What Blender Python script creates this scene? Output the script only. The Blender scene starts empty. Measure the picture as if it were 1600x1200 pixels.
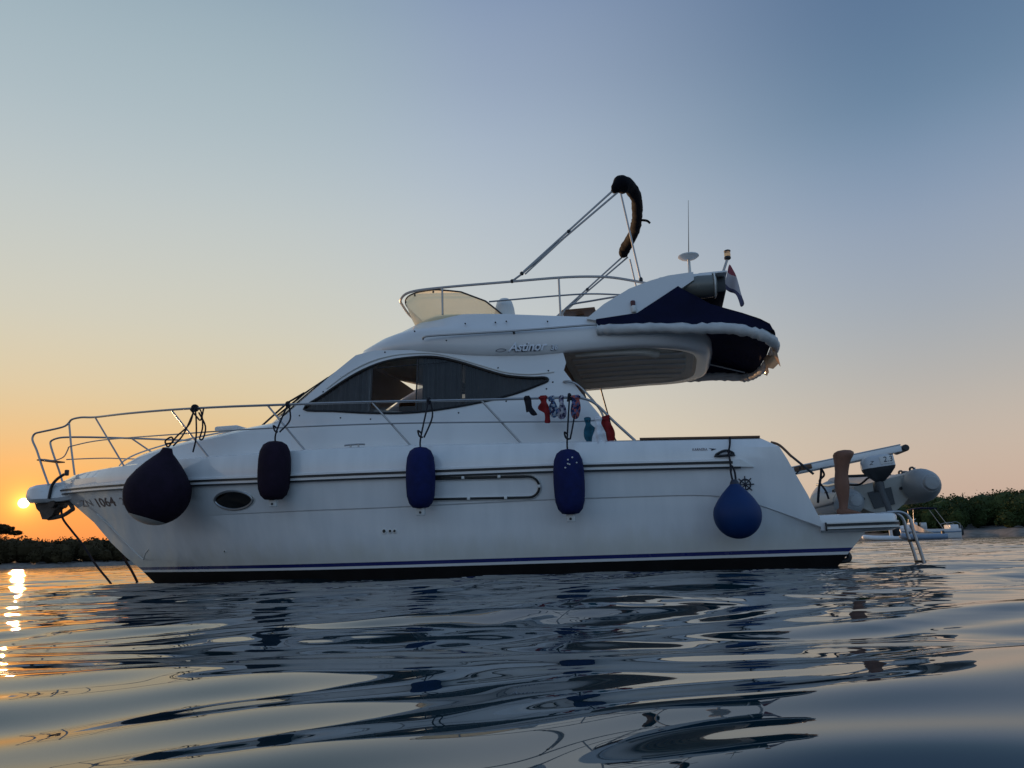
import bpy, bmesh, math, random
import numpy as np
from mathutils import Matrix, Vector
from mathutils.geometry import delaunay_2d_cdt
random.seed(7)
sc = bpy.context.scene
COL = sc.collection
R = math.radians

# ------------------------------------------------------------------ camera
LENS_PX, TILT, HORIZON, EYE = 1188.0, 0.0345, 860.0, 0.28
_th = math.atan(TILT)
_p = math.atan((HORIZON - 600) * math.cos(_th) / LENS_PX)
_R0, _U0, _F = Vector((1, 0, 0)), Vector((0, -math.sin(_p), math.cos(_p))), Vector((0, math.cos(_p), math.sin(_p)))
_r = math.cos(_th) * _R0 - math.sin(_th) * _U0
_u = math.sin(_th) * _R0 + math.cos(_th) * _U0
cam = bpy.data.cameras.new('Camera')
cam_ob = bpy.data.objects.new('Camera', cam)
COL.objects.link(cam_ob)
_M = Matrix((_r, _u, -_F)).transposed().to_4x4()
_M.translation = (0, 0, EYE)
cam_ob.matrix_world = _M
cam.sensor_width = 36
cam.lens = LENS_PX / 1600 * 36
cam.clip_start, cam.clip_end = 0.02, 20000
sc.camera = cam_ob

# ------------------------------------------------------------------ sky and sun
SUN = Vector((-0.53996, 0.83888, 0.06878)).normalized()      # low sun, ahead and to the left
def lin(c):
    o = []
    for k in c:
        k = k / 255
        o.append(k / 12.92 if k <= .04045 else ((k + .055) / 1.055) ** 2.4)
    return (*o, 1)
world = bpy.data.worlds.new('World')
sc.world = world
world.use_nodes = True
wt = world.node_tree
WN, WL = wt.nodes, wt.links
bg = WN['Background']
def wmath(op, a, b=None, clamp=False):
    n = WN.new('ShaderNodeMath'); n.operation = op; n.use_clamp = clamp
    for i, k in enumerate((a, b)):
        if k is None: continue
        if isinstance(k, (int, float)): n.inputs[i].default_value = k
        else: WL.new(k, n.inputs[i])
    return n.outputs[0]
geo = WN.new('ShaderNodeTexCoord')
sep = WN.new('ShaderNodeSeparateXYZ')
WL.new(geo.outputs['Generated'], sep.inputs[0])
def wramp(stops):
    n = WN.new('ShaderNodeValToRGB'); n.color_ramp.interpolation = 'B_SPLINE'
    e = n.color_ramp.elements
    while len(e) > 1: e.remove(e[0])
    e[0].position, e[0].color = stops[0][0], lin(stops[0][1])
    for p_, c_ in stops[1:]:
        k = e.new(p_); k.color = lin(c_)
    WL.new(zc, n.inputs[0])
    return n.outputs[0]
zc = wmath('MAXIMUM', sep.outputs[2], 0.0)
ZEN = (92, 122, 164)
rA = wramp([(0, (236, 128, 82)), (.04, (246, 150, 78)), (.09, (246, 176, 92)), (.14, (228, 190, 132)), (.2, (219, 202, 166)), (.28, (209, 206, 189)), (.40, (192, 200, 200)), (.5, (172, 188, 196)), (.62, (152, 173, 184)), (1, ZEN)])
rB = wramp([(0, (236, 208, 172)), (.08, (232, 212, 178)), (.15, (224, 212, 188)), (.22, (213, 209, 195)), (.3, (198, 203, 202)), (.42, (182, 193, 203)), (.5, (166, 181, 199)), (.56, (152, 168, 190)), (.64, (138, 156, 183)), (1, ZEN)])
rC = wramp([(0, (194, 164, 148)), (.05, (200, 174, 156)), (.11, (200, 184, 168)), (.18, (180, 177, 172)), (.26, (161, 170, 180)), (.35, (146, 161, 182)), (.42, (126, 148, 174)), (.48, (106, 133, 160)), (.56, (93, 119, 150)), (.64, (88, 113, 147)), (1, ZEN)])
rD = wramp([(0, (138, 160, 182)), (.1, (156, 182, 208)), (.22, (156, 186, 216)), (.45, (136, 170, 208)), (1, ZEN)])
hl = wmath('SQRT', wmath('ADD', wmath('MULTIPLY', sep.outputs[0], sep.outputs[0]), wmath('MULTIPLY', sep.outputs[1], sep.outputs[1])))
sh = Vector((SUN.x, SUN.y)).normalized()
hd = wmath('ADD', wmath('MULTIPLY', sep.outputs[0], sh.x), wmath('MULTIPLY', sep.outputs[1], sh.y))
az = wmath('DIVIDE', hd, wmath('MAXIMUM', hl, 1e-4))
def wrange(v, a, b):
    n = WN.new('ShaderNodeMapRange'); n.interpolation_type = 'SMOOTHSTEP'
    WL.new(v, n.inputs['Value']); n.inputs['From Min'].default_value = a; n.inputs['From Max'].default_value = b
    return n.outputs[0]
def wmix(f, a, b, mode='MIX'):
    n = WN.new('ShaderNodeMix'); n.data_type = 'RGBA'; n.blend_type = mode
    for i, k in ((0, f), (6, a), (7, b)):
        if isinstance(k, (int, float)): n.inputs[i].default_value = k
        elif isinstance(k, tuple): n.inputs[i].default_value = k
        else: WL.new(k, n.inputs[i])
    return n.outputs[2]
col = wmix(wrange(az, -1.0, .42), rD, rC)
col = wmix(wrange(az, .44, .92), col, rB)
col = wmix(wrange(az, .84, .995), col, rA)
# a little of the physical sky on top: the bright aureole round the sun
sky = WN.new('ShaderNodeTexSky')
sky.sky_type = 'NISHITA'; sky.sun_disc = False
sky.sun_elevation = math.asin(SUN.z); sky.sun_rotation = math.atan2(SUN.x, SUN.y)
sky.air_density, sky.dust_density, sky.ozone_density = 1.0, 1.5, 1.5
sk = WN.new('ShaderNodeVectorMath'); sk.operation = 'SCALE'; sk.inputs['Scale'].default_value = 0.0015
WL.new(sky.outputs[0], sk.inputs[0])
col = wmix(1.0, col, sk.outputs[0], 'ADD')
# the sun itself with a tight glow
dt = WN.new('ShaderNodeVectorMath'); dt.operation = 'DOT_PRODUCT'
WL.new(geo.outputs['Generated'], dt.inputs[0]); dt.inputs[1].default_value = SUN
ang = wmath('ARCCOSINE', wmath('MINIMUM', dt.outputs['Value'], 1.0))
disc = wmath('SUBTRACT', 1.0, wrange(ang, R(.24), R(.34)))
glow = wmath('EXPONENT', wmath('MULTIPLY', ang, -1 / R(.5)))
glow2 = wmath('EXPONENT', wmath('MULTIPLY', ang, -1 / R(3.2)))
def wscale(v, c_):
    n = WN.new('ShaderNodeVectorMath'); n.operation = 'SCALE'; n.inputs[0].default_value = c_
    WL.new(v, n.inputs['Scale']); return n.outputs[0]
col = wmix(1.0, col, wscale(disc, (20, 12.5, 4.5)), 'ADD')
col = wmix(1.0, col, wscale(glow, (2.2, 1.05, .14)), 'ADD')
col = wmix(1.0, col, wscale(glow2, (.22, .04, .0)), 'ADD')
WL.new(col, bg.inputs[0])
bg.inputs[1].default_value = 1.0

sl = bpy.data.lights.new('Sun', 'SUN')
sl.energy, sl.angle, sl.color = 2.2, R(.4), (1, .58, .28)
sun_ob = bpy.data.objects.new('Sun', sl)
COL.objects.link(sun_ob)
sun_ob.rotation_euler = SUN.to_track_quat('Z', 'Y').to_euler()
sun_ob.location = SUN * 300
vs = sc.view_settings
vs.view_transform, vs.look, vs.gamma, vs.exposure, vs.use_curve_mapping = 'Standard', 'None', 1, 0, False

# ------------------------------------------------------------------ materials
def mat(name, color, rough=.5, metal=0., var=.08, scale=6., bump=0., bscale=60., coat=0., spec=.5, trans=0., sub=None, stretch=(1, 1, 1)):
    m = bpy.data.materials.new(name); m.use_nodes = True
    nt = m.node_tree; N, L = nt.nodes, nt.links
    b = N['Principled BSDF']
    b.inputs['Roughness'].default_value = rough
    b.inputs['Metallic'].default_value = metal
    b.inputs['Specular IOR Level'].default_value = spec
    b.inputs['Coat Weight'].default_value = coat
    b.inputs['Coat Roughness'].default_value = .12
    b.inputs['Transmission Weight'].default_value = trans
    tc = N.new('ShaderNodeTexCoord'); mp = N.new('ShaderNodeMapping')
    mp.inputs['Scale'].default_value = stretch
    L.new(tc.outputs['Object'], mp.inputs[0])
    nz = N.new('ShaderNodeTexNoise'); nz.inputs['Scale'].default_value = scale; nz.inputs['Detail'].default_value = 6
    L.new(mp.outputs[0], nz.inputs['Vector'])
    rp = N.new('ShaderNodeValToRGB'); e = rp.color_ramp.elements
    sub = sub or tuple(max(0, k * (1 - var)) for k in color)
    e[0].position, e[0].color = .3, (*sub, 1)
    e[1].position, e[1].color = .7, (*[min(1, k * (1 + var * .5)) for k in color], 1)
    L.new(nz.outputs[0], rp.inputs[0]); L.new(rp.outputs[0], b.inputs['Base Color'])
    mr = N.new('ShaderNodeMapRange'); mr.inputs['To Min'].default_value = max(0, rough - .06); mr.inputs['To Max'].default_value = min(1, rough + .08)
    L.new(nz.outputs[0], mr.inputs[0]); L.new(mr.outputs[0], b.inputs['Roughness'])
    if bump:
        n2 = N.new('ShaderNodeTexNoise'); n2.inputs['Scale'].default_value = bscale; n2.inputs['Detail'].default_value = 4
        L.new(mp.outputs[0], n2.inputs['Vector'])
        bp = N.new('ShaderNodeBump'); bp.inputs['Strength'].default_value = bump; bp.inputs['Distance'].default_value = .01
        L.new(n2.outputs[0], bp.inputs['Height']); L.new(bp.outputs[0], b.inputs['Normal'])
    return m
M = {}
M['gel'] = mat('white_gelcoat', (.80, .80, .79), .22, var=.05, scale=1.3, coat=.4, sub=(.74, .742, .735))
def hull_gel():
    m = mat('hull_gelcoat', (.83, .83, .82), .20, var=.05, scale=3, coat=1., stretch=(2.2, 2.2, .25), sub=(.765, .77, .765))
    nt = m.node_tree; N, L = nt.nodes, nt.links; b = N['Principled BSDF']
    b.inputs['Coat Roughness'].default_value = .045
    src = b.inputs['Base Color'].links[0].from_socket
    tc = N.new('ShaderNodeTexCoord'); sp = N.new('ShaderNodeSeparateXYZ'); L.new(tc.outputs['Object'], sp.inputs[0])
    nz = N.new('ShaderNodeTexNoise'); nz.inputs['Scale'].default_value = 4; nz.inputs['Detail'].default_value = 7
    mp = N.new('ShaderNodeMapping'); mp.inputs['Scale'].default_value = (1.5, 1.5, .5); L.new(tc.outputs['Object'], mp.inputs[0]); L.new(mp.outputs[0], nz.inputs['Vector'])
    mr = N.new('ShaderNodeMapRange'); mr.interpolation_type = 'SMOOTHSTEP'
    mr.inputs['From Min'].default_value = .20; mr.inputs['From Max'].default_value = .52; mr.inputs['To Min'].default_value = 1; mr.inputs['To Max'].default_value = 0
    ad = N.new('ShaderNodeMath'); ad.operation = 'MULTIPLY_ADD'; L.new(nz.outputs[0], ad.inputs[0]); ad.inputs[1].default_value = -.35; L.new(sp.outputs[2], ad.inputs[2])
    a2 = N.new('ShaderNodeMath'); a2.operation = 'ADD'; L.new(ad.outputs[0], a2.inputs[0]); a2.inputs[1].default_value = .17; L.new(a2.outputs[0], mr.inputs[0])
    fm = N.new('ShaderNodeMath'); fm.operation = 'MULTIPLY'; L.new(mr.outputs[0], fm.inputs[0]); fm.inputs[1].default_value = .45
    mx = N.new('ShaderNodeMix'); mx.data_type = 'RGBA'; L.new(fm.outputs[0], mx.inputs[0]); L.new(src, mx.inputs[6]); mx.inputs[7].default_value = (.60, .56, .43, 1)
    L.new(mx.outputs[2], b.inputs['Base Color'])
    return m
M['hullgel'] = hull_gel()
M['gel2'] = mat('cream_moulding', (.74, .73, .69), .35, var=.06, scale=2)
M['soffit'] = mat('soffit_liner', (.86, .83, .74), .5, var=.12, scale=3)
M['slat'] = mat('soffit_slat', (.72, .68, .58), .5, var=.12, scale=4)
M['anti'] = mat('antifouling', (.012, .011, .011), .75, var=.3, scale=5, bump=.2, spec=.15)
M['blue'] = mat('boot_blue', (.012, .016, .13), .25, coat=.5)
M['black'] = mat('black_rubber', (.012, .011, .011), .45, var=.25)
M['steel'] = mat('stainless', (.42, .41, .405), .42, metal=1, var=.06, scale=20)
M['dull'] = mat('dull_alloy', (.42, .42, .42), .35, metal=.8, var=.1, scale=20)
M['navy'] = mat('navy_canvas', (.006, .008, .034), .85, var=.25, scale=5, bump=.5, bscale=14, spec=.2)
M['bimini'] = mat('bimini_cloth', (.0025, .003, .006), .85, var=.3, scale=8, bump=.3, bscale=12, spec=.2)
M['roll'] = mat('white_vinyl', (.60, .60, .585), .5, var=.2, scale=5, bump=.5, bscale=10)
M['fblue'] = mat('fender_navy_sock', (.008, .014, .085), .8, var=.3, scale=9, bump=.55, bscale=24, spec=.25)
M['fdark'] = mat('fender_wine_sock', (.018, .010, .022), .85, var=.3, scale=7, bump=.55, bscale=20, spec=.2)
M['fsky'] = mat('fender_royal_vinyl', (.003, .030, .125), .55, var=.15, scale=5, spec=.3)
M['fend'] = mat('fender_end', (.62, .62, .60), .5)
M['rope'] = mat('dark_rope', (.018, .016, .022), .9, var=.3, scale=60, bump=.6, bscale=200)
M['teak'] = mat('teak', (.16, .075, .035), .5, var=.35, scale=8, stretch=(1, 12, 12))
M['wood'] = mat('cabin_wood', (.20, .085, .035), .45, var=.3, scale=5, stretch=(6, 1, 1))
M['inner'] = mat('cabin_liner', (.62, .58, .50), .6)
M['curtain'] = mat('curtain_cloth', (.34, .33, .33), .9, var=.15)
M['grey'] = mat('grey_pvc', (.34, .35, .35), .5, var=.1, scale=6, bump=.15, bscale=30)
M['grey2'] = mat('pale_pvc', (.50, .48, .43), .5, var=.12, scale=6)
M['pad'] = mat('motor_pad', (.09, .095, .10), .6)
M['cowl'] = mat('silver_cowl', (.52, .53, .54), .3, coat=.4)
M['dark'] = mat('dark_plastic', (.02, .021, .023), .45, var=.2)
M['skin'] = mat('tanned_skin', (.20, .085, .048), .55, var=.15, scale=10)
M['teal'] = mat('teal_knit', (.02, .12, .18), .9, var=.3, scale=25)
M['red'] = mat('red_knit', (.26, .010, .012), .9, var=.3, scale=20)
M['whitecloth'] = mat('white_knit', (.82, .83, .86), .9, var=.25, scale=15)
M['sock'] = mat('black_knit', (.016, .014, .020), .95, var=.3, scale=20)
def floral(name, a, b_, c_, s=38):
    m = mat(name, a, .9)
    nt = m.node_tree; N, L = nt.nodes, nt.links
    v = N.new('ShaderNodeTexVoronoi'); v.inputs['Scale'].default_value = s
    tc = N.new('ShaderNodeTexCoord'); L.new(tc.outputs['Object'], v.inputs['Vector'])
    rp = N.new('ShaderNodeValToRGB'); rp.color_ramp.interpolation = 'CONSTANT'
    e = rp.color_ramp.elements
    e[0].position, e[0].color = 0, (*a, 1); e[1].position, e[1].color = .42, (*b_, 1)
    k = e.new(.72); k.color = (*c_, 1)
    sp = N.new('ShaderNodeSeparateColor'); L.new(v.outputs['Color'], sp.inputs[0]); L.new(sp.outputs[0], rp.inputs[0])
    L.new(rp.outputs[0], N['Principled BSDF'].inputs['Base Color'])
    return m
M['flor1'] = floral('floral_blue', (.06, .12, .24), (.34, .37, .42), (.02, .02, .06))
M['flor2'] = floral('floral_lilac', (.22, .20, .29), (.04, .04, .09), (.40, .39, .42))
M['flor3'] = floral('floral_coral', (.02, .03, .10), (.42, .11, .10), (.12, .13, .26))
M['silver'] = mat('silver_lettering', (.86, .90, .96), .35)
M['ink'] = mat('dark_lettering', (.016, .02, .04), .4)
M['redink'] = mat('red_lettering', (.09, .014, .018), .4)
M['fade'] = mat('faded_lettering', (.30, .25, .24), .4)
M['brownink'] = mat('registration_lettering', (.13, .085, .08), .4)
def glass(name, tint, mix=.5, rough=.02):
    m = bpy.data.materials.new(name); m.use_nodes = True
    nt = m.node_tree; N, L = nt.nodes, nt.links
    N.remove(N['Principled BSDF'])
    t = N.new('ShaderNodeBsdfTransparent'); t.inputs[0].default_value = (*tint, 1)
    g = N.new('ShaderNodeBsdfGlossy'); g.inputs['Roughness'].default_value = rough
    nz = N.new('ShaderNodeTexNoise'); nz.inputs['Scale'].default_value = 3
    mr = N.new('ShaderNodeMapRange'); mr.inputs['To Min'].default_value = rough; mr.inputs['To Max'].default_value = rough + .05
    L.new(nz.outputs[0], mr.inputs[0]); L.new(mr.outputs[0], g.inputs['Roughness'])
    fr = N.new('ShaderNodeFresnel'); fr.inputs[0].default_value = 1.5
    mx = N.new('ShaderNodeMixShader')
    L.new(fr.outputs[0], mx.inputs[0]); L.new(t.outputs[0], mx.inputs[1]); L.new(g.outputs[0], mx.inputs[2])
    L.new(mx.outputs[0], N['Material Output'].inputs[0])
    return m
M['tint'] = glass('smoked_glass', (.44, .45, .47))
M['tint2'] = glass('dark_smoked_glass', (.10, .09, .08))
def translucent(name, c_, tr=.3, tcol=(.9, .8, .6)):
    m = bpy.data.materials.new(name); m.use_nodes = True
    nt = m.node_tree; N, L = nt.nodes, nt.links
    N.remove(N['Principled BSDF'])
    nz = N.new('ShaderNodeTexNoise'); nz.inputs['Scale'].default_value = 4
    rp = N.new('ShaderNodeValToRGB'); e = rp.color_ramp.elements
    e[0].color = (*[k * .88 for k in c_], 1); e[1].color = (*c_, 1)
    L.new(nz.outputs[0], rp.inputs[0])
    d = N.new('ShaderNodeBsdfDiffuse'); L.new(rp.outputs[0], d.inputs[0])
    t = N.new('ShaderNodeBsdfTranslucent'); L.new(rp.outputs[0], t.inputs[0])
    m1 = N.new('ShaderNodeMixShader'); m1.inputs[0].default_value = .85
    L.new(d.outputs[0], m1.inputs[1]); L.new(t.outputs[0], m1.inputs[2])
    x = N.new('ShaderNodeBsdfTransparent'); x.inputs[0].default_value = (*tcol, 1)
    m2 = N.new('ShaderNodeMixShader'); m2.inputs[0].default_value = tr
    L.new(m1.outputs[0], m2.inputs[1]); L.new(x.outputs[0], m2.inputs[2])
    g = N.new('ShaderNodeBsdfGlossy'); g.inputs['Roughness'].default_value = .1
    m3 = N.new('ShaderNodeMixShader'); m3.inputs[0].default_value = .05
    L.new(m2.outputs[0], m3.inputs[1]); L.new(g.outputs[0], m3.inputs[2])
    L.new(m3.outputs[0], N['Material Output'].inputs[0])
    return m
M['amber'] = translucent('amber_windscreen', (1.0, .88, .62), .22, (.97, .88, .66))
M['plastic'] = translucent('clear_curtain_plastic', (.62, .50, .38), .35, (.85, .75, .65))
M['lens'] = translucent('lamp_lens', (.75, .72, .60), .35)
M['dome'] = mat('smoked_dome', (.16, .16, .14), .25, coat=.4)
M['flagcloth'] = translucent('flag_cloth', (.6, .6, .6), .0)
M['leaf'] = mat('foliage', (.050, .072, .022), .8, var=.5, scale=.30, sub=(.018, .030, .010), spec=.15)
M['leafL'] = mat('glare_brown_foliage', (.060, .045, .022), .85, var=.5, scale=.25, sub=(.030, .024, .012), spec=.1)  # brown veil of the sun's glare put into the leaf colour
M['galv'] = mat('silhouette_galvanised', (.085, .070, .060), .6, metal=.3, var=.35, scale=14, bump=.4)  # galvanised metal, the dark brown of its backlit silhouette put into the colour
M['bark'] = mat('bark', (.10, .065, .045), .9, var=.3, bump=.5)
M['beach'] = mat('stone_shore', (.20, .175, .15), .9, var=.45, scale=1.2, bump=.6, bscale=3)
M['far_white'] = mat('far_boat_white', (.75, .75, .75), .35)
M['far_blue'] = mat('far_boat_blue', (.20, .27, .36), .4)
M['peach'] = translucent('peach_cloth', (.95, .86, .76), .0)

# ------------------------------------------------------------------ boat frame
BO, BROT = Vector((3.653, 9.698, 0)), R(169)
BM = Matrix.Translation(BO) @ Matrix.Rotation(BROT, 4, 'Z')
def B(x, y, z): return BM @ Vector((x, y, z))

def interp(tab, x):
    if x <= tab[0][0]: return tab[0][1]
    for (a, b_), (c_, d) in zip(tab, tab[1:]):
        if x <= c_: return b_ + (d - b_) * (x - a) / (c_ - a)
    return tab[-1][1]
def spline(pts, n=8, closed=False):
    P = [Vector(p) for p in pts]
    out = []
    m = len(P)
    rng = range(m if closed else m - 1)
    for i in rng:
        if closed: a, b_, c_, d = P[i - 1], P[i], P[(i + 1) % m], P[(i + 2) % m]
        else: a, b_, c_, d = P[max(i - 1, 0)], P[i], P[i + 1], P[min(i + 2, m - 1)]
        for k in range(n):
            t = k / n
            out.append(.5 * ((2 * b_) + (c_ - a) * t + (2 * a - 5 * b_ + 4 * c_ - d) * t * t + (3 * b_ - a - 3 * c_ + d) * t ** 3))
    if not closed: out.append(P[-1])
    return out

class MB:
    def __init__(s): s.v, s.f = [], []
    def add(s, v, f):
        o = len(s.v); s.v += [tuple(k) for k in v]; s.f += [tuple(i + o for i in q) for q in f]; return s
    def loft(s, rings, closed=True, cap0=True, cap1=True):
        n = len(rings[0]); v = [p for r_ in rings for p in r_]; f = []
        for i in range(len(rings) - 1):
            for j in range(n if closed else n - 1):
                k = (j + 1) % n
                f.append((i * n + j, i * n + k, (i + 1) * n + k, (i + 1) * n + j))
        if closed and cap0: f.append(tuple(range(n))[::-1])
        if closed and cap1: f.append(tuple((len(rings) - 1) * n + j for j in range(n)))
        return s.add(v, f)
    def tube(s, pts, r=.0125, seg=8, closed=False):
        P = [Vector(p) for p in pts]
        n = len(P); rad = r if isinstance(r, (list, tuple)) else [r] * n
        rings = []; nrm = None
        for i in range(n):
            if closed: t = (P[(i + 1) % n] - P[i - 1])
            else: t = P[min(i + 1, n - 1)] - P[max(i - 1, 0)]
            t = t.normalized() if t.length > 1e-9 else Vector((0, 0, 1))
            if nrm is None:
                nrm = t.orthogonal().normalized()
            nrm = (nrm - t * nrm.dot(t))
            nrm = nrm.normalized() if nrm.length > 1e-6 else t.orthogonal().normalized()
            bn = t.cross(nrm)
            rings.append([P[i] + (nrm * math.cos(a) + bn * math.sin(a)) * rad[i] for a in [2 * math.pi * k / seg for k in range(seg)]])
        if closed: rings.append(rings[0])
        return s.loft(rings, True, not closed, not closed)
    def box(s, c, d, bev=0., rot=None):
        bm = bmesh.new(); bmesh.ops.create_cube(bm, size=1)
        for q in bm.verts: q.co = Vector((q.co.x * d[0], q.co.y * d[1], q.co.z * d[2]))
        if bev: bmesh.ops.bevel(bm, geom=list(bm.edges), offset=bev, segments=2, profile=.5, affect='EDGES')
        mt = Matrix.Translation(c) @ (rot.to_4x4() if rot else Matrix())
        bm.transform(mt); bm.verts.index_update()
        s.add([q.co[:] for q in bm.verts], [[q.index for q in f_.verts] for f_ in bm.faces]); bm.free(); return s
    def lathe(s, prof, c=(0, 0, 0), seg=24, axis='Z', cap=True):
        rings = []
        for r_, h in prof:
            rg = []
            for k in range(seg):
                a = 2 * math.pi * k / seg
                p = (r_ * math.cos(a), r_ * math.sin(a), h)
                if axis == 'Y': p = (p[0], h, -p[1])
                if axis == 'X': p = (h, p[0], p[1])
                rg.append((p[0] + c[0], p[1] + c[1], p[2] + c[2]))
            rings.append(rg)
        return s.loft(rings, True, cap, cap)
    def ell(s, c, d, seg=16, rings=10):
        prof = [(math.sin(math.pi * i / rings), -math.cos(math.pi * i / rings)) for i in range(rings + 1)]
        v = []; f = []
        o = MB(); o.lathe([(max(r_, .001), h) for r_, h in prof], seg=seg)
        return s.add([(p[0] * d[0] + c[0], p[1] * d[1] + c[1], p[2] * d[2] + c[2]) for p in o.v], o.f)
    def panel(s, outline, fn, holes=(), step=.12, thick=0., nv=(0, 1, 0)):
        pts, edges = [], []
        def loop(lp):
            o = len(pts); n = len(lp)
            pts.extend(Vector(p[:2]) for p in lp)
            edges.extend((o + i, o + (i + 1) % n) for i in range(n))
        loop(outline)
        for h in holes: loop(h)
        def inside(p, lp):
            c_ = False; j = len(lp) - 1
            for i in range(len(lp)):
                a, b_ = lp[i], lp[j]
                if (a[1] > p[1]) != (b_[1] > p[1]) and p[0] < (b_[0] - a[0]) * (p[1] - a[1]) / (b_[1] - a[1]) + a[0]: c_ = not c_
                j = i
            return c_
        if step:
            xs = [p[0] for p in outline]; ys = [p[1] for p in outline]
            base = [Vector(p) for p in pts]
            y = min(ys) + step * .5
            while y < max(ys):
                x = min(xs) + step * .5
                while x < max(xs):
                    if inside((x, y), outline) and not any(inside((x, y), h) for h in holes) and min((q.x - x) ** 2 + (q.y - y) ** 2 for q in base) > (step * .45) ** 2:
                        pts.append(Vector((x, y)))
                    x += step
                y += step
        r_ = delaunay_2d_cdt(pts, edges, [], 2 if holes else 1, 1e-6)
        V2, F = r_[0], [tuple(q) for q in r_[2]]
        keep = []
        for q in F:
            c_ = sum((V2[i] for i in q), Vector((0, 0))) / len(q)
            if inside(c_, outline) and not any(inside(c_, h) for h in holes): keep.append(q)
        F = keep
        v = [Vector(fn(p.x, p.y)) for p in V2]
        if not thick: return s.add(v, F)
        n = Vector(nv) * thick * .5
        nn = len(v)
        cnt = {}
        for q in F:
            for i in range(len(q)):
                e = (q[i], q[(i + 1) % len(q)])
                cnt[tuple(sorted(e))] = cnt.get(tuple(sorted(e)), []) + [e]
        ff = list(F) + [tuple(i + nn for i in q[::-1]) for q in F]
        for e in cnt.values():
            if len(e) == 1:
                a, b_ = e[0]; ff.append((b_, a, a + nn, b_ + nn))
        return s.add([p + n for p in v] + [p - n for p in v], ff)
    def mirror(s):
        o = MB(); o.add([(x, -y, z) for x, y, z in s.v], [q[::-1] for q in s.f]); return o
    def join(s, o): return s.add(o.v, o.f)
    def build(s, name, m, parent=None, smooth=True, org=None, sharp=38):
        me = bpy.data.meshes.new(name)
        og = Vector(org) if org is not None else None
        v = [tuple(Vector(p) - og) for p in s.v] if og is not None else s.v
        me.from_pydata(v, [], s.f); me.update()
        me.materials.append(M[m] if isinstance(m, str) else m)
        bm = bmesh.new(); bm.from_mesh(me)
        bmesh.ops.remove_doubles(bm, verts=bm.verts, dist=1e-5)
        bmesh.ops.recalc_face_normals(bm, faces=bm.faces)
        bm.to_mesh(me); bm.free()
        if smooth:
            me.polygons.foreach_set('use_smooth', [True] * len(me.polygons))
            me.set_sharp_from_angle(angle=R(sharp))
        o = bpy.data.objects.new(name, me); COL.objects.link(o)
        if parent: o.parent = parent
        return o
def tag(o, label, cat, group=None):
    o['label'] = label; o['category'] = cat
    if group: o['group'] = group
    return o
def thing(name, label, cat, p, group=None, boat=True):
    o = bpy.data.objects.new(name, None); COL.objects.link(o); o.empty_display_size = .1
    o.location = B(*p) if boat else p
    if boat: o.rotation_euler = (0, 0, BROT)
    return tag(o, label, cat, group)
def text_mesh(body, size, fn, extrude=0., shear=0., spacing=1., bold=0.):
    c_ = bpy.data.curves.new('lettering', 'FONT'); c_.body = body; c_.size = size; c_.shear = shear; c_.space_character = spacing
    c_.resolution_u = 3; c_.offset = bold
    o = bpy.data.objects.new('lettering', c_); COL.objects.link(o)
    dg = bpy.context.evaluated_depsgraph_get(); dg.update()
    me = bpy.data.meshes.new_from_object(o.evaluated_get(dg))
    v = [fn(q.co.x, q.co.y) for q in me.vertices]; f = [tuple(p.vertices) for p in me.polygons]
    bpy.data.objects.remove(o); bpy.data.curves.remove(c_); bpy.data.meshes.remove(me)
    return MB().add(v, f)

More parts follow.
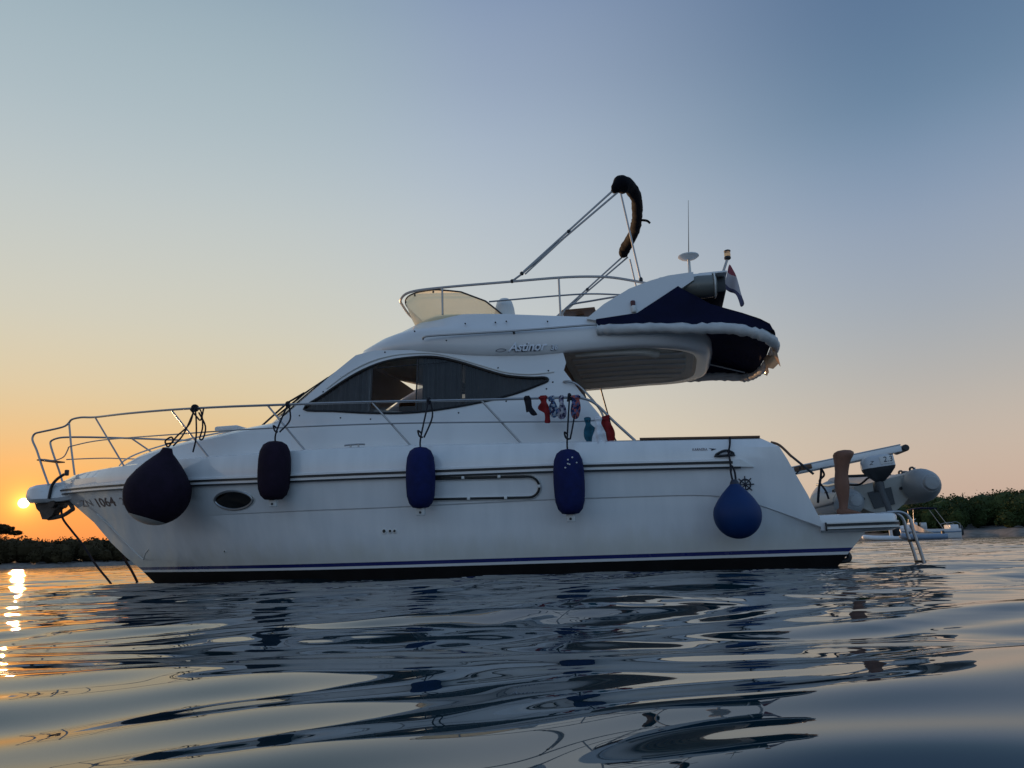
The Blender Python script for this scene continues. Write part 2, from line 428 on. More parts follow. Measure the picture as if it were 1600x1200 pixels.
# ------------------------------------------------------------------ water
def make_water():
    rng = np.random.default_rng(11)
    a_f = np.arange(-44, 44.01, .11); a_s = np.arange(46, 314, 2.5)
    ang_ = np.radians(np.concatenate([a_f, a_s]))
    r_ = [.22]
    while r_[-1] < 70: r_.append(r_[-1] * 1.0085)
    while r_[-1] < 9000: r_.append(r_[-1] * 1.12)
    rr = np.array(r_)
    A, RR = np.meshgrid(ang_, rr)
    X = RR * np.sin(A); Y = RR * np.cos(A)
    Z = np.zeros_like(X)
    sp = RR * .0085 * 1.0
    nw = 62
    for i in range(nw):
        lam = math.exp(rng.uniform(math.log(.24), math.log(2.2)))
        th = rng.normal(R(99), R(17))
        k = 2 * math.pi / lam
        s_ = WAVE * (lam / .8) ** .15 * rng.uniform(.6, 1.3)
        amp = s_ / k
        w = np.clip((lam / np.maximum(sp, 1e-6) - 2.6) / 2.5, 0, 1)
        Z += amp * w * np.sin(k * (X * math.cos(th) + Y * math.sin(th)) + rng.uniform(0, 6.283))
    # cat's-paws: short ripples in drifting patches, a calm slick lying closest in
    patch = .5 + .5 * np.sin(.55 * X + 1.15 * Y + .8 * np.sin(.4 * X - .6 * Y)) * np.cos(.31 * X - .9 * Y + 1.3)
    patch = (.25 + .75 * patch) * np.clip((Y - 1.3) / 2.2, .04, 1)
    for i in range(40):
        lam = math.exp(rng.uniform(math.log(.10), math.log(.26)))
        th = rng.normal(R(98), R(13)); k = 2 * math.pi / lam
        w = np.clip((lam / np.maximum(sp, 1e-6) - 2.4) / 2.0, 0, 1)
        Z += WAVE * .80 * rng.uniform(.6, 1.3) / k * w * patch * np.sin(k * (X * math.cos(th) + Y * math.sin(th)) + rng.uniform(0, 6.283))
    far = np.clip((140 - RR) / 60, 0, 1)
    back = np.clip((np.cos(A) + .2) / .5, 0, 1)
    Z *= far * back
    n_r, n_a = X.shape
    v = np.stack([X, Y, Z], -1).reshape(-1, 3)
    ii = np.arange(n_r - 1)[:, None] * n_a; jj = np.arange(n_a)[None, :]; j2 = (jj + 1) % n_a
    q = np.stack([ii + jj, ii + j2, ii + n_a + j2, ii + n_a + jj], -1).reshape(-1, 4)
    c_ = len(v); v = np.concatenate([v, [[0, 0, 0]]])
    tri = np.stack([np.arange(n_a), np.full(n_a, c_), (np.arange(n_a) + 1) % n_a], -1)
    me = bpy.data.meshes.new('water')
    nl = q.size + tri.size
    me.vertices.add(len(v)); me.vertices.foreach_set('co', v.astype(np.float32).ravel())
    me.loops.add(nl); me.loops.foreach_set('vertex_index', np.concatenate([q[:, ::-1].ravel(), tri.ravel()]).astype(np.int32))
    me.polygons.add(len(q) + len(tri))
    st = np.concatenate([np.arange(len(q)) * 4, q.size + np.arange(len(tri)) * 3]).astype(np.int32)
    me.polygons.foreach_set('loop_start', st)
    me.polygons.foreach_set('use_smooth', np.ones(len(q) + len(tri), bool))
    me.update(calc_edges=True); me.validate()
    o = bpy.data.objects.new('water', me); COL.objects.link(o); o['kind'] = 'structure'
    m = bpy.data.materials.new('sea_water'); m.use_nodes = True
    nt = m.node_tree; N, L = nt.nodes, nt.links
    b = N['Principled BSDF']
    b.inputs['Base Color'].default_value = (.004, .024, .034, 1)
    b.inputs['Roughness'].default_value = .015; b.inputs['IOR'].default_value = 1.34
    tc = N.new('ShaderNodeTexCoord'); mp = N.new('ShaderNodeMapping'); mp.inputs['Rotation'].default_value = (0, 0, R(-7)); mp.inputs['Scale'].default_value = (.42, 1, 1)
    L.new(tc.outputs['Object'], mp.inputs[0])
    n1 = N.new('ShaderNodeTexNoise'); n1.inputs['Scale'].default_value = 1.5; n1.inputs['Detail'].default_value = 3; n1.inputs['Roughness'].default_value = .5
    L.new(mp.outputs[0], n1.inputs['Vector'])
    n2 = N.new('ShaderNodeTexNoise'); n2.inputs['Scale'].default_value = 5.5; n2.inputs['Detail'].default_value = 2
    L.new(mp.outputs[0], n2.inputs['Vector'])
    # patches of breeze: fine ripples come and go over the surface
    n3 = N.new('ShaderNodeTexNoise'); n3.inputs['Scale'].default_value = .25; n3.inputs['Detail'].default_value = 2
    L.new(tc.outputs['Object'], n3.inputs['Vector'])
    ln = N.new('ShaderNodeVectorMath'); ln.operation = 'LENGTH'; L.new(tc.outputs['Object'], ln.inputs[0])
    mr = N.new('ShaderNodeMapRange'); mr.interpolation_type = 'SMOOTHSTEP'; L.new(ln.outputs['Value'], mr.inputs[0])
    mr.inputs['From Min'].default_value = 1.6; mr.inputs['From Max'].default_value = 9; mr.inputs['To Min'].default_value = 0; mr.inputs['To Max'].default_value = 1
    b1 = N.new('ShaderNodeBump'); b1.inputs['Distance'].default_value = .085; L.new(n1.outputs[0], b1.inputs['Height'])
    mm = N.new('ShaderNodeMath'); mm.operation = 'MULTIPLY'; L.new(mr.outputs[0], mm.inputs[0]); mm.inputs[1].default_value = .8
    L.new(mm.outputs[0], b1.inputs['Strength'])
    b2 = N.new('ShaderNodeBump'); b2.inputs['Distance'].default_value = .034; L.new(n2.outputs[0], b2.inputs['Height'])
    m2 = N.new('ShaderNodeMath'); m2.operation = 'MULTIPLY'; L.new(mr.outputs[0], m2.inputs[0]); L.new(n3.outputs[0], m2.inputs[1])
    L.new(m2.outputs[0], b2.inputs['Strength']); L.new(b1.outputs[0], b2.inputs['Normal']); L.new(b2.outputs[0], b.inputs['Normal'])
    gl = N.new('ShaderNodeBsdfGlossy'); gl.inputs['Roughness'].default_value = .012; L.new(b2.outputs[0], gl.inputs['Normal'])
    mxs = N.new('ShaderNodeMixShader'); mxs.inputs[0].default_value = .14
    L.new(b.outputs[0], mxs.inputs[1]); L.new(gl.outputs[0], mxs.inputs[2]); L.new(mxs.outputs[0], N['Material Output'].inputs[0])
    me.materials.append(m)
    return o
WAVE = .0180
make_water()

# ------------------------------------------------------------------ land round the bay
SHORE = [(-100, 170), (-60, 185), (-34, 192), (-20, 205), (-8, 250), (6, 240), (16, 160), (22, 118), (30, 104), (45, 96), (70, 100), (100, 120)]
def make_land():
    prof = [(-2, -.5), (0, -.12), (2.2, .45), (5, .75), (9, .95), (18, 1.4), (45, 2.2), (160, 1.5), (900, 1.0)]
    rnd = random.Random(3); rings = []
    azs = [-100 + i * .5 for i in range(401)]
    noise = [rnd.uniform(-1, 1) for _ in azs]
    for d, z in prof:
        rg = []
        for i, a in enumerate(azs):
            rr = interp(SHORE, a) + d + (1.1 * math.sin(i * .37) + .8 * math.sin(i * 1.13) + .5 * noise[i]) * (1 if d < 10 else 0)
            zz = z + (rnd.uniform(-.10, .14) if 0 < d < 20 else 0)
            rg.append((rr * math.sin(R(a)), rr * math.cos(R(a)), zz))
        rings.append(rg)
    o = MB().loft(rings, closed=False).build('shore', 'beach', None)
    o['kind'] = 'structure'
make_land()
def leaf_mass(mb, c, rad, n, size, rnd):
    # dark core plus loose leaf-sized faces through the crown's volume
    for _ in range(n):
        while True:
            p = Vector((rnd.uniform(-1, 1), rnd.uniform(-1, 1), rnd.uniform(-1, 1)))
            if .25 < p.length < 1: break
        p = p.normalized() * (p.length ** .45) * rnd.uniform(.72, 1.03)
        q = Vector(c) + Vector((p.x * rad[0], p.y * rad[1], p.z * rad[2]))
        t = Vector((rnd.uniform(-1, 1), rnd.uniform(-1, 1), rnd.uniform(-1, 1))).normalized()
        u_ = t.orthogonal().normalized() * size * rnd.uniform(.5, 1.3); w_ = t.cross(u_).normalized() * size * rnd.uniform(.4, 1)
        mb.add([q - u_ - w_ * .3, q - w_, q + u_, q + w_], [(0, 1, 2, 3)])
def woods(name, label, a0, a1, rows, count, hgt, size, leaves, m, seed):
    rnd = random.Random(seed); mb = MB()
    for k in range(count):
        a = rnd.uniform(a0, a1); d = rnd.uniform(*rows)
        rr = interp(SHORE, a) + d
        h = rnd.uniform(*hgt) * (.55 + .45 * min(1, (d - rows[0]) / 9))
        w = rnd.uniform(.9, 1.6) * h * .46
        g = .8 + min(d, 40) * .035
        c = (rr * math.sin(R(a)), rr * math.cos(R(a)), g + h * .47)
        core = MB().ell((0, 0, 0), (w * .72, w * .72, h * .44), 8, 5)
        mb.add([(x * rnd.uniform(.85, 1.15) + c[0], y * rnd.uniform(.85, 1.15) + c[1], z * rnd.uniform(.9, 1.1) + c[2] - h * .06) for x, y, z in core.v], core.f)
        leaf_mass(mb, c, (w, w, h * .52), leaves, size, rnd)
        for _ in range(3):
            o_ = Vector((rnd.uniform(-1, 1), rnd.uniform(-1, 1), 0)).normalized() * w * .7
            leaf_mass(mb, (c[0] + o_.x, c[1] + o_.y, c[2] + rnd.uniform(-.3, .35) * h), (w * .5, w * .5, h * .22), leaves // 4, size * .9, rnd)
    me = bpy.data.meshes.new(name); me.from_pydata(mb.v, [], mb.f); me.materials.append(M[m])
    o = bpy.data.objects.new(name, me); COL.objects.link(o)
    o['kind'] = 'stuff'; o['label'] = label; o['category'] = 'woodland'
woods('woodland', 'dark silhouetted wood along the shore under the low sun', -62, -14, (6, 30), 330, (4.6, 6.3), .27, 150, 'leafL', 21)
woods('woodland', 'low green wood on the stony headland behind the far motorboat', 19.5, 62, (5, 30), 230, (3.7, 5.0), .15, 420, 'leaf', 22)
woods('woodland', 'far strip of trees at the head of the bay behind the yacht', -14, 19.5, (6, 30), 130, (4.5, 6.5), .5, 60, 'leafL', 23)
def pine(az_, d, h):
    rr = interp(SHORE, az_) + d
    p = (rr * math.sin(R(az_)), rr * math.cos(R(az_)), .9)
    t = thing('pine_tree', 'umbrella pine rising above the wood at the far left edge', 'tree', p, boat=False)
    rnd = random.Random(5); tr = MB()
    tr.tube(spline([(0, 0, 0), (.2, 0, h * .3), (-.1, .1, h * .6), (.1, 0, h * .82)], 5), [.28 - .011 * i for i in range(16)], 8)
    cr = MB()
    for k in range(9):
        a = k * 2.4; d_ = .5 + .33 * k; e = Vector((math.cos(a) * d_, math.sin(a) * d_, h * (.80 + .13 * (1 - k / 9)) + rnd.uniform(-.3, .3)))
        tr.tube(spline([(0, 0, h * .6), (e.x * .5, e.y * .5, h * .72), tuple(e)], 4), [.1, .09, .08, .07, .06, .05, .04, .03, .02], 6)
        leaf_mass(cr, tuple(e), (1.5, 1.5, .55), 260, .26, rnd)
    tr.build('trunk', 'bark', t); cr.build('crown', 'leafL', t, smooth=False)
pine(-33.9, 8, 8.6)

# ================================================================== the yacht
yacht = thing('motor_yacht', 'large white flybridge motor yacht with bow rail and blue waterline stripe', 'yacht', (0, 0, 0))
Y_ = yacht
# --- hull lines: z table, half beam, fullness at the bow, aft end x, stem x
RUB = [(.4, 1.08), (1, 1.12), (2.93, 1.172), (4.7, 1.2), (6.67, 1.239), (7.72, 1.278), (9.07, 1.329), (10.9, 1.403)]
KNK = [(.12, .387), (.42, .51), (.74, .651), (.92, .741), (1.1, .775), (1.32, .793), (3, .815), (5, .81), (7.9, .85), (8.95, .875), (9.85, .9), (10.24, .905)]
SHR = [(.67, 1.366), (2.24, 1.428), (3.86, 1.486), (4.71, 1.522), (5.99, 1.552), (6.9, 1.558), (7.95, 1.584), (9, 1.600), (9.63, 1.610), (10.49, 1.625), (10.8, 1.60)]
def off(tab, d): return [(x, z + d) for x, z in tab]
LINES = dict(
    keel=([(0, -.42), (7, -.46), (8.2, -.42), (8.75, -.30)], .0, 2, .12, 8.75),
    chine=([(0, -.12), (6, -.12), (9.05, -.09)], 1.46, 1.7, .10, 9.05),
    wl0=([(0, .120), (6, .130), (9.33, .15)], 1.56, 1.8, -.10, 9.335),
    wl1=([(0, .150), (6, .160), (9.37, .182)], 1.57, 1.8, -.125, 9.372),
    wl2=([(0, .190), (6, .202), (9.42, .222)], 1.58, 1.82, -.16, 9.425),
    mid=([(-.3, .345), (6, .36), (9.63, .37)], 1.625, 1.9, -.295, 9.64),
    mid2=([(-.1, .372), (1.2, .56), (6, .58), (9.93, .60)], 1.665, 2.0, -.10, 9.925),
    kn0=(KNK, 1.70, 2.1, .12, 10.24),
    kn1=(off(KNK, .012), 1.714, 2.1, .125, 10.255),
    top0=([(.3, .75), (1.5, .97), (6, 1.02), (10.5, 1.13)], 1.745, 2.2, .26, 10.545),
    rub0=(off(RUB, -.045), 1.77, 2.3, .39, 10.86),
    rub1=(off(RUB, .045), 1.785, 2.3, .43, 10.92),
    blw=([(.5, 1.27), (1.5, 1.29), (4.7, 1.37), (6.67, 1.41), (9, 1.48), (10.4, 1.535), (10.9, 1.54)], 1.785, 2.35, .5, 10.90),
    she=(SHR, 1.74, 2.5, .66, 10.74),
    lip=(off(SHR, .018), 1.69, 2.5, .68, 10.66))
def line_y(k, x):
    tab, bm_, p_, x0, xs = LINES[k]
    if x <= 4.5: return bm_ * (1 - .055 * ((4.5 - x) / 4.5) ** 2)
    t = min(1, (x - 4.5) / (xs - 4.5)); return bm_ * (1 - t ** p_)
def line_pts(k, n=72, x0=None, x1=None):
    tab, bm_, p_, a, xs = LINES[k]
    a = a if x0 is None else x0; xs = xs if x1 is None else x1
    out = []
    for i in range(n + 1):
        t = 1 - (1 - i / n) ** 1.35; x = a + (xs - a) * t
        out.append(Vector((x, line_y(k, x), interp(tab, x))))
    return out
def smooth_tab(pts):
    z = [p.z for p in pts]
    for _ in range(3): z = [z[0]] + [(z[i - 1] + 2 * z[i] + z[i + 1]) / 4 for i in range(1, len(z) - 1)] + [z[-1]]
    return [Vector((p.x, p.y, q)) for p, q in zip(pts, z)]
def strip(keys, close_aft=True):
    mb = MB(); L_ = [smooth_tab(line_pts(k)) for k in keys]
    Rr = [[Vector((p.x, -p.y, p.z)) for p in l] for l in L_]
    mb.loft(L_, closed=False); mb.loft(Rr, closed=False)
    if close_aft:
        v = []
        for a, b_ in zip(L_, Rr): v += [a[0], b_[0]]
        mb.add(v, [(2 * i, 2 * i + 1, 2 * i + 3, 2 * i + 2) for i in range(len(keys) - 1)])
    return mb
def hull_y(x, z):
    ks = ['chine', 'wl0', 'wl1', 'wl2', 'mid', 'mid2', 'kn0', 'kn1', 'top0', 'rub0', 'rub1', 'blw', 'she']
    pr = [(interp(LINES[k][0], x), line_y(k, x)) for k in ks]
    return interp(pr, z)
hull = strip(['wl2', 'mid', 'mid2', 'kn0', 'kn1', 'top0', 'rub0', 'rub1', 'blw', 'she', 'lip']).build('hull', 'hullgel', Y_, sharp=24)
strip(['keel', 'chine', 'wl0']).build('antifouled_bottom', 'anti', Y_)
strip(['wl0', 'wl1']).build('white_line', 'gel', Y_)
strip(['wl1', 'wl2']).build('boot_stripe', 'blue', Y_)
# deck, cockpit and coaming
mb = MB(); lp = [p for p in smooth_tab(line_pts('lip', 72)) if p.x > 2.3]
mb.loft([lp, [Vector((p.x, p.y * .985, p.z - .04)) for p in lp], [Vector((p.x, 0, p.z + .01)) for p in lp]], closed=False)
dk = MB().join(mb).join(mb.mirror()).build('deck', 'gel2', Y_)
for sg in (1, -1):
    c_ = MB(); P_ = [p for p in smooth_tab(line_pts('lip', 72)) if p.x < 2.45]
    rings = [[(p.x, sg * p.y, p.z), (p.x, sg * (p.y - .26), p.z), (p.x, sg * (p.y - .30), .70), (p.x, sg * (p.y - .05), .70)] for p in P_]
    c_.loft(rings).build('coaming', 'gel', Y_)
    k_ = MB(); rings = [[(p.x, sg * (p.y + .035), p.z + .002), (p.x, sg * (p.y + .035), p.z + .022), (p.x, sg * (p.y - .24), p.z + .022), (p.x, sg * (p.y - .24), p.z + .002)] for p in P_ if p.x < 2.12]
    k_.loft(rings).build('teak_cap', 'teak', Y_)
MB().box((1.35, 0, .69), (2.3, 2.7, .04)).build('cockpit_sole', 'teak', Y_)
MB().panel([(-1.3, .69), (1.3, .69), (1.3, 1.30), (-1.3, 1.30)], lambda u, v: (.30 + (v - .69) * .30, u, v), step=0, thick=.05, nv=(1, 0, 0)).build('transom', 'gel', Y_)
# rubbing strakes, both sides
def along(key, x0, x1, dy, dz, n=60):
    return [Vector((x0 + (x1 - x0) * i / n, line_y(key, x0 + (x1 - x0) * i / n) + dy, interp(RUB, x0 + (x1 - x0) * i / n) + dz)) for i in range(n + 1)]
for sg in (1, -1):
    P_ = along('rub1', .92, 10.88, 0, 0)
    m_ = MB(); rings = [[(p.x, sg * (p.y - .02), p.z - .052), (p.x, sg * (p.y + .028), p.z - .040), (p.x, sg * (p.y + .028), p.z + .040), (p.x, sg * (p.y - .02), p.z + .052)] for p in P_]
    st = m_.loft(rings).build('rubbing_strake', 'gel', Y_)
    m_ = MB(); rings = [[(p.x, sg * (p.y + .024), p.z - .016), (p.x, sg * (p.y + .046), p.z - .010), (p.x, sg * (p.y + .046), p.z + .010), (p.x, sg * (p.y + .024), p.z + .016)] for p in along('rub1', 1.0, 10.88, 0, .004)]
    m_.loft(rings).build('rubber_insert', 'black', st)
    m_ = MB(); m_.tube([(p.x, sg * (p.y + .018), p.z - .052) for p in P_], .008, 6); m_.build('shadow_bead', 'black', st)
    e_ = MB(); q = P_[0]
    e_.loft([[(q.x, sg * (q.y - .02), q.z - .052), (q.x, sg * (q.y + .030), q.z - .041), (q.x, sg * (q.y + .030), q.z + .041), (q.x, sg * (q.y - .02), q.z + .052)],
             [(q.x - .13, sg * (q.y - .03), q.z - .055), (q.x - .14, sg * (q.y + .004), q.z - .05), (q.x - .10, sg * (q.y + .006), q.z - .02), (q.x - .08, sg * (q.y - .03), q.z + .0)]])
    e_.build('end_cap', 'gel2', st)
# swim platform
pl = MB(); rings = []
for z, g in ((.355, -.05), (.375, -.01), (.44, 0), (.50, 0), (.525, -.015), (.535, -.05)):
    rg = []
    for (x, y, cx, cy) in ((.12, 1.64, 0, 0), (.12, -1.64, 0, 0)): pass
    pts = [(.16, -1.63 - g)]
    for a in range(0, 91, 15): pts.append((-.42 - (.22 + g) * math.sin(R(a)), -1.41 - (.22 + g) * math.cos(R(a))))
    for a in range(90, -1, -15): pts.append((-.42 - (.22 + g) * math.sin(R(a)), 1.41 + (.22 + g) * math.cos(R(a))))
    pts.append((.16, 1.63 + g))
    rings.append([(x, y, z) for x, y in pts])
plat = pl.loft(rings).build('swim_platform', 'gel', Y_)
for sg in (1, -1):
    MB().box((.112, sg * 1.649, .41), (.014, .03, .09), .003).build('strake_end', 'black', plat)
def plat_outline(g):
    pts = [(.105, -1.63 - g), (-.15, -1.63 - g)]
    for a in range(0, 91, 10): pts.append((-.42 - (.22 + g) * math.sin(R(a)), -1.41 - (.22 + g) * math.cos(R(a))))
    for a in range(90, -1, -10): pts.append((-.42 - (.22 + g) * math.sin(R(a)), 1.41 + (.22 + g) * math.cos(R(a))))
    return pts + [(-.15, 1.63 + g), (.105, 1.63 + g)]
def plat_band(name, m, g0, g1, z0, z1):
    A_, B_ = plat_outline(g0), plat_outline(g1)
    MB().loft([[(a[0], a[1], z0), (b_[0], b_[1], z0), (b_[0], b_[1], z1), (a[0], a[1], z1)] for a, b_ in zip(A_, B_)]).build(name, m, plat, sharp=30)
plat_band('platform_strake', 'gel2', -.01, .016, .372, .452)
plat_band('rubber_insert', 'black', .0, .026, .412, .438)
plat_band('rubber_bead', 'black', .0, .022, .374, .385)
# trim tabs / outdrive knuckle at the stern
for sg in (1, -1):
    t_ = MB().tube(spline([(-.02, sg * 1.40, .13), (-.10, sg * 1.40, .13), (-.13, sg * 1.40, .10), (-.11, sg * 1.40, .06), (-.02, sg * 1.40, .05)], 4), .028, 8)
    t_.build('trim_tab', 'dark', Y_)
# boarding ladder
ld = MB()
for yy in (1.16, 1.40):
    ld.tube(spline([(-.56, yy, .54), (-.70, yy, .535), (-.775, yy, .47), (-.80, yy, .30), (-.84, yy, .10), (-.88, yy, -.22)], 6), .017, 8)
lad = ld.build('boarding_ladder', 'steel', Y_)
for z, x in ((.24, -.813), (.02, -.853)):
    MB().box((x, 1.28, z), (.05, .24, .025), .006).build('tread', 'black', lad)
# --- trunk cabin on the foredeck
TRK = [(9.72, 1.63, .20, 1.62), (9.55, 1.70, .42, 1.66), (9.35, 1.775, .56, 1.70), (9.05, 1.87, .70, 1.765), (8.6, 1.955, .84, 1.83), (8.1, 2.01, .96, 1.88), (7.6, 2.07, 1.05, 1.925), (7.15, 2.12, 1.12, 1.97), (6.7, 2.16, 1.16, 2.01), (6.0, 2.2, 1.18, 2.05)]
tk = MB(); rings = []
for x, zc_, hb, ze in TRK:
    rg = []; zb = interp(SHR, x) - .06
    half = [(hb + .07, zb), (hb + .03, zb + (ze - zb) * .5), (hb, ze - .03), (hb - .035, ze), (hb * .82, ze + (zc_ - ze) * .42), (hb * .5, ze + (zc_ - ze) * .85), (0, zc_)]
    rg = [(x, y, z) for y, z in half] + [(x, -y, z) for y, z in half[-2::-1]]
    rings.append(rg)
tk.loft(rings, closed=False).add(rings[0], [tuple(range(len(rings[0])))])
trunk = tk.build('foredeck_trunk', 'gel', Y_, sharp=30)
MB().tube(spline([(9.60, .35, 1.69), (9.35, .57, 1.735), (9.05, .70, 1.80), (8.6, .83, 1.865), (8.1, .95, 1.915), (7.6, 1.04, 1.955), (7.2, 1.10, 1.99)], 6), .012, 6).build('trunk_moulding', 'gel2', trunk)
MB().box((7.70, .45, 2.09), (.36, .44, .07), .028).build('deck_hatch', 'gel2', trunk)
# --- deckhouse
WIN = spline([(6.27, 2.172), (5.98, 2.345), (5.66, 2.525), (5.38, 2.645), (5.10, 2.715), (4.75, 2.735), (4.45, 2.71), (4.15, 2.62), (3.85, 2.50), (3.55, 2.39), (3.25, 2.338), (3.07, 2.325), (3.03, 2.285), (3.12, 2.245), (3.48, 2.138), (3.97, 2.058), (4.46, 2.012), (4.85, 2.003), (5.31, 2.036), (5.83, 2.105)], 4, True)
WIN = [(p[0], p[1]) for p in [(q.x, q.y) for q in [Vector((a.x, a.y, 0)) if len(a) == 3 else Vector((a.x, a.y, 0)) for a in WIN]]]
def cab_y(x, z):
    y = 1.365 - .125 * (z - 1.45)
    if x > 4.9: y -= .055 * (x - 4.9) ** 2
    return y
def zlow(x): return interp([(.9, 2.57), (1.2, 2.60), (1.9, 2.640), (2.8, 2.636), (3.3, 2.628), (3.95, 2.695), (4.4, 2.765), (4.79, 2.81), (5.3, 2.85), (5.9, 2.95)], x)
def ztop(x): return interp([(.9, 3.00), (1.8, 3.02), (2.4, 3.055), (2.73, 3.093), (3.62, 3.212), (4.2, 3.275), (4.59, 3.315), (4.9, 3.33), (5.4, 3.35)], x)
top = [(5.56, 2.84), (5.3, 2.88), (4.8, 2.84), (4.4, 2.80), (3.95, 2.73), (3.3, 2.66), (2.84, 2.66)]
side = [(2.26, 1.42), (3.5, 1.44), (5, 1.50), (6.3, 1.53), (7.05, 1.60), (7.12, 1.80), (6.88, 1.97), (6.61, 2.07), (6.2, 2.375), (5.9, 2.60), (5.66, 2.77)] + top + [(2.80, 2.50), (2.83, 2.40), (2.66, 2.14), (2.43, 1.82)]
for sg in (1, -1):
    mb = MB().panel(side, lambda x, z: (x, sg * cab_y(x, z), z), holes=[WIN], step=.11)
    wl = mb.build('cabin_side', 'gel', Y_, sharp=60)
    # window: gasket, panes, mullions, curtains
    gk = MB().tube([(x, sg * (cab_y(x, z) + .004), z) for x, z in WIN], .016, 6, closed=True).build('window_gasket', 'black', wl)
    lipm = MB().tube(spline([(5.95, sg * (cab_y(5.95, 2.42) + .002), 2.42), (5.66, sg * (cab_y(5.66, 2.60) + .004), 2.60), (5.36, sg * (cab_y(5.36, 2.725) + .006), 2.725), (5.05, sg * cab_y(5.05, 2.79), 2.785), (4.75, sg * cab_y(4.75, 2.79), 2.79), (4.45, sg * cab_y(4.45, 2.75), 2.755), (4.15, sg * cab_y(4.15, 2.66), 2.66), (3.85, sg * cab_y(3.85, 2.54), 2.545), (3.55, sg * cab_y(3.55, 2.43), 2.435), (3.25, sg * cab_y(3.25, 2.38), 2.385), (2.95, sg * cab_y(2.95, 2.39), 2.39)], 5), .014, 6)
    lipm.build('window_brow', 'gel2', wl)
    def clip(poly, x0, x1):
        def cut(P, f_, xx):
            out = []
            for i in range(len(P)):
                a, b_ = P[i], P[(i + 1) % len(P)]
                ia, ib = f_(a[0]), f_(b_[0])
                if ia: out.append(a)
                if ia != ib:
                    t = (xx - a[0]) / (b_[0] - a[0]); out.append((xx, a[1] + t * (b_[1] - a[1])))
            return out
        return cut(cut(poly, lambda x: x > x0, x0), lambda x: x < x1, x1)
    bars = [(5.325, 6.4), (4.12, 4.70), (3.0, 4.12)]
    for a, b_ in bars:
        MB().panel(clip(WIN, a + .012, b_ - .012), lambda x, z: (x, sg * (cab_y(x, z) - .012), z), step=.15).build('window_pane', 'tint', wl)
    # the middle pane stands slid open behind its neighbour: a lower strip of glass stays below it
    MB().panel([p for p in clip(WIN, 4.71, 5.315)][:] if sg < 0 else [(5.31, 2.05), (5.31, 2.10), (4.71, 2.09), (4.71, 2.02)], lambda x, z: (x, sg * (cab_y(x, z) - .012), z), step=.15).build('window_pane', 'tint', wl)
    for xx in (5.32, 4.705, 4.12):
        zs_ = [p[1] for p in clip(WIN, xx - .02, xx + .02)]
        MB().tube([(xx, sg * (cab_y(xx, z) - .012), z) for z in (min(zs_), (min(zs_) + max(zs_)) / 2, max(zs_))], .012, 6).build('window_mullion', 'dark', wl)
    MB().tube([(x, sg * (cab_y(x, 2.635) - .015), 2.635) for x in (5.25, 4.7, 4.3)], .008, 6).build('window_mullion', 'dark', wl)
    for a, b_, wv in ((5.36, 6.25, 11), (3.05, 4.10, 15), (4.14, 4.66, 9)):
        rg0, rg1 = [], []
        n = 60
        for i in range(n + 1):
            x = a + (b_ - a) * i / n; zs_ = [p[1] for p in clip(WIN, x - .02, x + .02)] or [2.2, 2.3]
            wob = .032 * math.sin(i / n * wv * 6.28) + .008 * math.sin(i * 1.7)
            rg0.append((x, sg * (cab_y(x, 2.1) - .10 + wob), min(zs_) - .03)); rg1.append((x + .02 * math.sin(i * .4), sg * (cab_y(x, 2.5) - .09 + wob * .6), max(zs_) + .02))
        MB().loft([rg0, rg1], closed=False).build('curtain', 'curtain', wl)
    for x, z in ((6.33, 2.09), (5.72, 2.005), (5.30, 1.955), (4.15, 1.955), (3.55, 2.06), (3.05, 2.18), (2.97, 2.26), (3.02, 2.41), (3.65, 2.50), (4.38, 2.82), (5.15, 2.84), (5.75, 2.56), (6.0, 2.38)):
        MB().ell((x, sg * (cab_y(x, z) + .002), z), (.011, .006, .011), 8, 4).build('snap_stud', 'dark', wl)
# interior seen through the open pane
MB().box((4.7, 0, 1.46), (4.2, 2.3, .04)).build('cabin_floor', 'wood', Y_)
MB().box((2.90, 0, 2.05), (.04, 2.35, 1.15)).build('cabin_bulkhead', 'wood', Y_)
MB().box((4.75, -.55, 2.22), (1.5, .5, .50), .02).build('galley_locker', 'wood', Y_)
MB().box((5.10, .55, 1.94), (.75, .6, .36), .03, Matrix.Rotation(R(-9), 3, 'Y')).build('dinette_seat', 'inner', Y_)
MB().box((4.35, .62, 1.92), (.35, .5, .30), .03).build('dinette_seat', 'inner', Y_)
# windscreen: raked and curved, three panes
def ws(u, t):        # u -1..1 across, t 0 foot .. 1 head
    y = u * (1.10 + .02 * t)
    x0 = 7.26 - .64 * u * u; z0 = 2.115 - .055 * u * u
    x1 = 5.72 - .20 * u * u; z1 = 2.985 - .17 * u * u
    s_ = math.sin(math.pi * t) * .035
    return (x0 + (x1 - x0) * t + s_, y, z0 + (z1 - z0) * t + s_)
def ws_patch(u0, u1, t0, t1, lift=0.):
    n, m_ = 12, 8; rings = []
    for j in range(m_ + 1):
        rings.append([Vector(ws(u0 + (u1 - u0) * i / n, t0 + (t1 - t0) * j / m_)) + Vector((lift, 0, lift)) for i in range(n + 1)])
    return MB().loft(rings, closed=False)
wsf = ws_patch(-1, 1, 0, 1).build('windscreen_frame', 'gel', Y_)
for a, b_ in ((-.92, -.36), (-.32, .32), (.36, .92)): ws_patch(a, b_, .10, .86, .012).build('windscreen_pane', 'tint2', wsf)
for u0 in (.97, -.97):
    MB().tube([Vector(ws(u0, t)) + Vector((.012, 0, .012)) for t in (0, .25, .5, .75, 1)], .009, 6).build('trim_strip', 'black', wsf)
